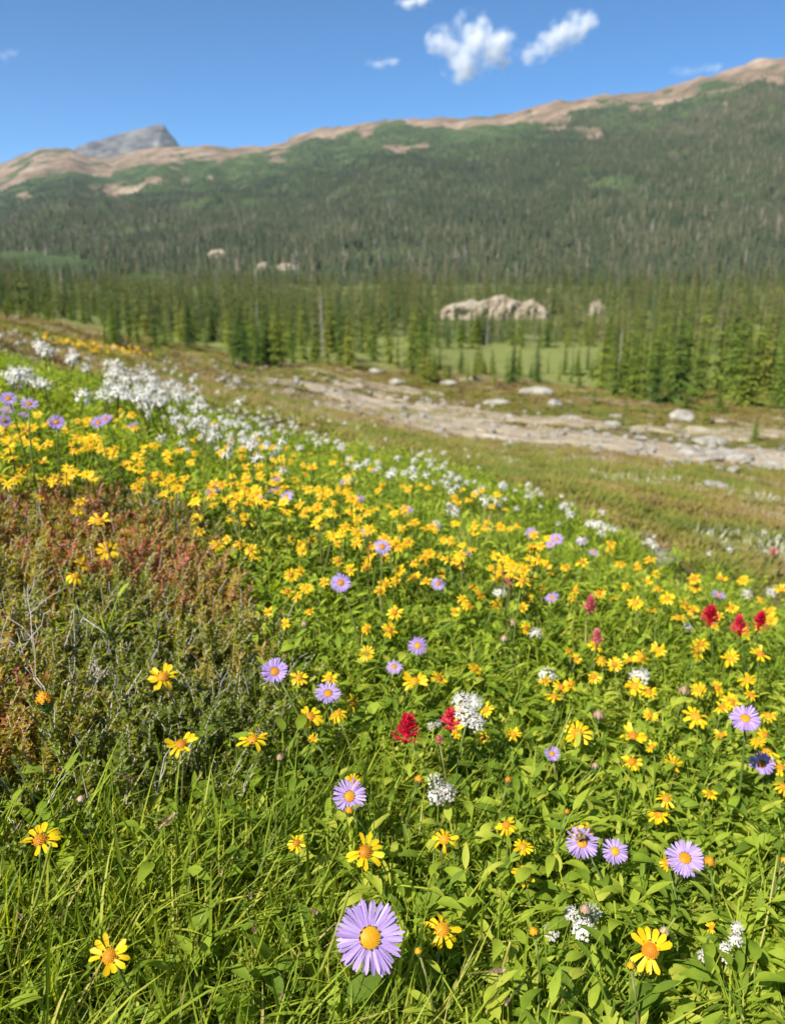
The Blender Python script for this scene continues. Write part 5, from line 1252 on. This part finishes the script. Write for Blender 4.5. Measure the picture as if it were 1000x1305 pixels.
# bumblebee on its fleabane
bee_head = next(o for o in bpy.data.objects if o.get('label', '').startswith('lilac fleabane with a bumblebee'))
bpy.context.view_layer.update()
disc_o = next(c for c in bee_head.children if c.name.startswith('disc'))
Mw = disc_o.matrix_world
pos = Mw.translation; nrm = (Mw.to_3x3() @ Vector((0, 0, 1))).normalized(); upv = (Vector((0, 0, 1))-nrm*nrm.z).normalized(); side = upv.cross(nrm)
Bm = Matrix((( side.x, upv.x, nrm.x, 0), (side.y, upv.y, nrm.y, 0), (side.z, upv.z, nrm.z, 0), (0, 0, 0, 1)))
m_bee, n, l, b = mat('bee_fur', rough=.9, spec=.1)
tc = n.new('ShaderNodeTexCoord'); sp = n.new('ShaderNodeSeparateXYZ'); l.new(tc.outputs['Object'], sp.inputs[0])
mr = nd(n, 'ShaderNodeMapRange'); mr.inputs['From Min'].default_value = -.009; mr.inputs['From Max'].default_value = .009; l.new(sp.outputs['X'], mr.inputs['Value'])
r = ramp(n, [(0, (.02, .015, .012)), (.28, (.30, .19, .05)), (.40, (.02, .016, .012)), (.62, (.22, .15, .06)), (.78, (.03, .02, .015))]); l.new(mr.outputs[0], r.inputs['Fac']); l.new(r.outputs['Color'], b.inputs['Base Color'])
m_wing, n, l, b = mat('bee_wing', (.10, .085, .07), .25, .5)
o = thing('bumblebee', 'dark fuzzy bumblebee feeding on a lilac fleabane', 'bee', pos+nrm*.006+upv*.005)
o.rotation_euler = Bm.to_euler()
c = MB(); c.tube([(-.0092, 0, .001), (-.0075, 0, .0022), (-.005, 0, .0032), (-.002, 0, .0036), (0, 0, .0032), (.002, 0, .0038), (.0042, 0, .0036), (.0058, 0, .0026), (.0074, 0, .002), (.0086, 0, .0012)], [.0006, .0026, .0038, .0040, .0030, .0036, .0034, .0022, .0021, .0010], 12)
link('body', c.mesh('body', [m_bee]), o)
for sd in (-1, 1):
    c = MB(); c.leaf(T((.002, sd*.002, .0065)) @ RZ(math.pi-sd*.5) @ RY(-.15), .011, .0042, .1, .05, 5, 'petal'); link('wing', c.mesh('wing', [m_wing]), o)
    for k in range(3):
        c = MB(); xk = .004-.003*k; c.tube([(xk, sd*.002, .0015), (xk+.001*(1-k), sd*.0048, .0012), (xk+.002*(1-k), sd*.0062, -.0022)], [.0005, .0004, .0003], 5); link('leg', c.mesh('leg', [m_bee]), o)
    c = MB(); c.tube([(.008, sd*.0007, .003), (.0105, sd*.002, .004), (.012, sd*.0022, .003)], [.0002, .0002, .0002], 4); link('antenna', c.mesh('antenna', [m_bee]), o)

# ------------------------------------------------------------------ clouds
def cloud(px, py, wpx, hpx, lobes, seed, dens, label, D=6500.):
    r = ray(px, py); cx_, cz = r[0]*D, EYE+r[2]*D; W = wpx/FPX*D*.95; H = hpx/FPX*D*.95
    bm = bmesh.new(); g_ = np.random.default_rng(seed)
    for (fx, fz, rx, rz_) in lobes:
        m_ = bmesh.ops.create_icosphere(bm, subdivisions=3, radius=1)
        for v in m_['verts']: v.co = Vector(((fx+v.co.x*rx*1.15)*W, v.co.y*rx*.9*W, (fz+v.co.z*rz_*1.15)*H))
    me = bpy.data.meshes.new('cloud'); bm.to_mesh(me); bm.free()
    o = link('cloud', me, label=label, category='cloud', group='small white clouds'); o.location = (cx_, D, cz)
    rm = o.modifiers.new('merge', 'REMESH'); rm.mode = 'VOXEL'; rm.voxel_size = max(W, H)/50
    m = bpy.data.materials.new('cloud_vapour'); m.use_nodes = True; n = m.node_tree.nodes; l = m.node_tree.links; n.remove(n['Principled BSDF'])
    pv = n.new('ShaderNodeVolumePrincipled'); pv.inputs['Color'].default_value = (1, 1, 1, 1); pv.inputs['Anisotropy'].default_value = .0
    tc = n.new('ShaderNodeTexCoord'); last = None
    for (fx, fz, rx, rz_) in lobes:                       # thick in the middle of each lobe, thinning out to its rim
        sb_ = nd(n, 'ShaderNodeVectorMath', operation='SUBTRACT'); l.new(tc.outputs['Object'], sb_.inputs[0]); sb_.inputs[1].default_value = (fx*W, 0, fz*H)
        dv = nd(n, 'ShaderNodeVectorMath', operation='DIVIDE'); l.new(sb_.outputs[0], dv.inputs[0]); dv.inputs[1].default_value = (rx*W*1.1, rx*.85*W, rz_*H*1.1)
        ln = nd(n, 'ShaderNodeVectorMath', operation='LENGTH'); l.new(dv.outputs[0], ln.inputs[0])
        iv = nd(n, 'ShaderNodeMath', operation='SUBTRACT'); iv.inputs[0].default_value = 1.0; l.new(ln.outputs['Value'], iv.inputs[1])
        if last is None: last = iv.outputs[0]
        else:
            mxx = nd(n, 'ShaderNodeMath', operation='SMOOTH_MAX'); mxx.inputs[2].default_value = .25; l.new(last, mxx.inputs[0]); l.new(iv.outputs[0], mxx.inputs[1]); last = mxx.outputs[0]
    nz = nd(n, 'ShaderNodeTexNoise', i_Scale=5.0/W, i_Detail=9.0, i_Roughness=.62); l.new(tc.outputs['Object'], nz.inputs['Vector'])
    ma = nd(n, 'ShaderNodeMath', operation='MULTIPLY_ADD'); ma.inputs[1].default_value = 3.4; l.new(nz.outputs['Fac'], ma.inputs[0]); l.new(last, ma.inputs[2])
    mr = nd(n, 'ShaderNodeMapRange', interpolation_type='SMOOTHSTEP'); mr.inputs['From Min'].default_value = 1.78; mr.inputs['From Max'].default_value = 3.05; mr.inputs['To Max'].default_value = dens*3/W
    l.new(ma.outputs[0], mr.inputs['Value']); l.new(mr.outputs[0], pv.inputs['Density']); l.new(pv.outputs[0], n['Material Output'].inputs['Volume'])
    me.materials.append(m)
    return o
cloud(602, 60, 106, 74, ((-.28, .05, .24, .28), (.0, .12, .26, .42), (.25, -.05, .26, .36), (-.1, -.25, .25, .26), (.08, .38, .12, .14)), 1, 4.2, 'largest white cloud, lumpy with a pointed left side')
cloud(711, 45, 96, 58, ((-.3, -.3, .2, .24), (-.02, -.02, .26, .32), (.28, .28, .22, .26), (.12, .05, .24, .3)), 2, 3.4, 'slanting white cloud right of the largest one')
cloud(525, 3, 42, 18, ((-.1, 0, .35, .4), (.25, .05, .3, .35)), 3, 3, 'white cloud cut by the top of the frame')
cloud(489, 81, 44, 14, ((-.15, 0, .35, .4), (.2, .1, .3, .35)), 4, 1.0, 'small faint cloud left of the largest one')
cloud(890, 90, 70, 16, ((-.2, 0, .3, .4), (.2, .1, .3, .35)), 5, .5, 'thin faint cloud above the right hand ridge')
cloud(9, 70, 34, 18, ((-.1, 0, .35, .4), (.2, .1, .3, .35)), 6, .3, 'very faint cloud wisp at the left edge of the sky')

# ------------------------------------------------------------------ air
bm = bmesh.new(); bmesh.ops.create_cube(bm, size=1); me = bpy.data.meshes.new('haze'); bm.to_mesh(me); bm.free()
m = bpy.data.materials.new('haze'); m.use_nodes = True; n = m.node_tree.nodes; n.remove(n['Principled BSDF'])
pv = n.new('ShaderNodeVolumePrincipled'); pv.inputs['Color'].default_value = (.72, .85, 1, 1); pv.inputs['Density'].default_value = .00005; pv.inputs['Anisotropy'].default_value = .3
m.node_tree.links.new(pv.outputs[0], n['Material Output'].inputs['Volume']); me.materials.append(m)
zmin = min(float(GZ.min()), float(MZ.min()), float((zz+EYE).min()))-1; ztop = max(float(MZ.max()), float((zz+EYE).max()), float(GZ.max()))+15
hz = link('haze', me, kind='stuff', label='thin blue summer haze in the valley air')
hz.scale = (10600, 10200, ztop-zmin); hz.location = (0, 900, (ztop+zmin)/2)
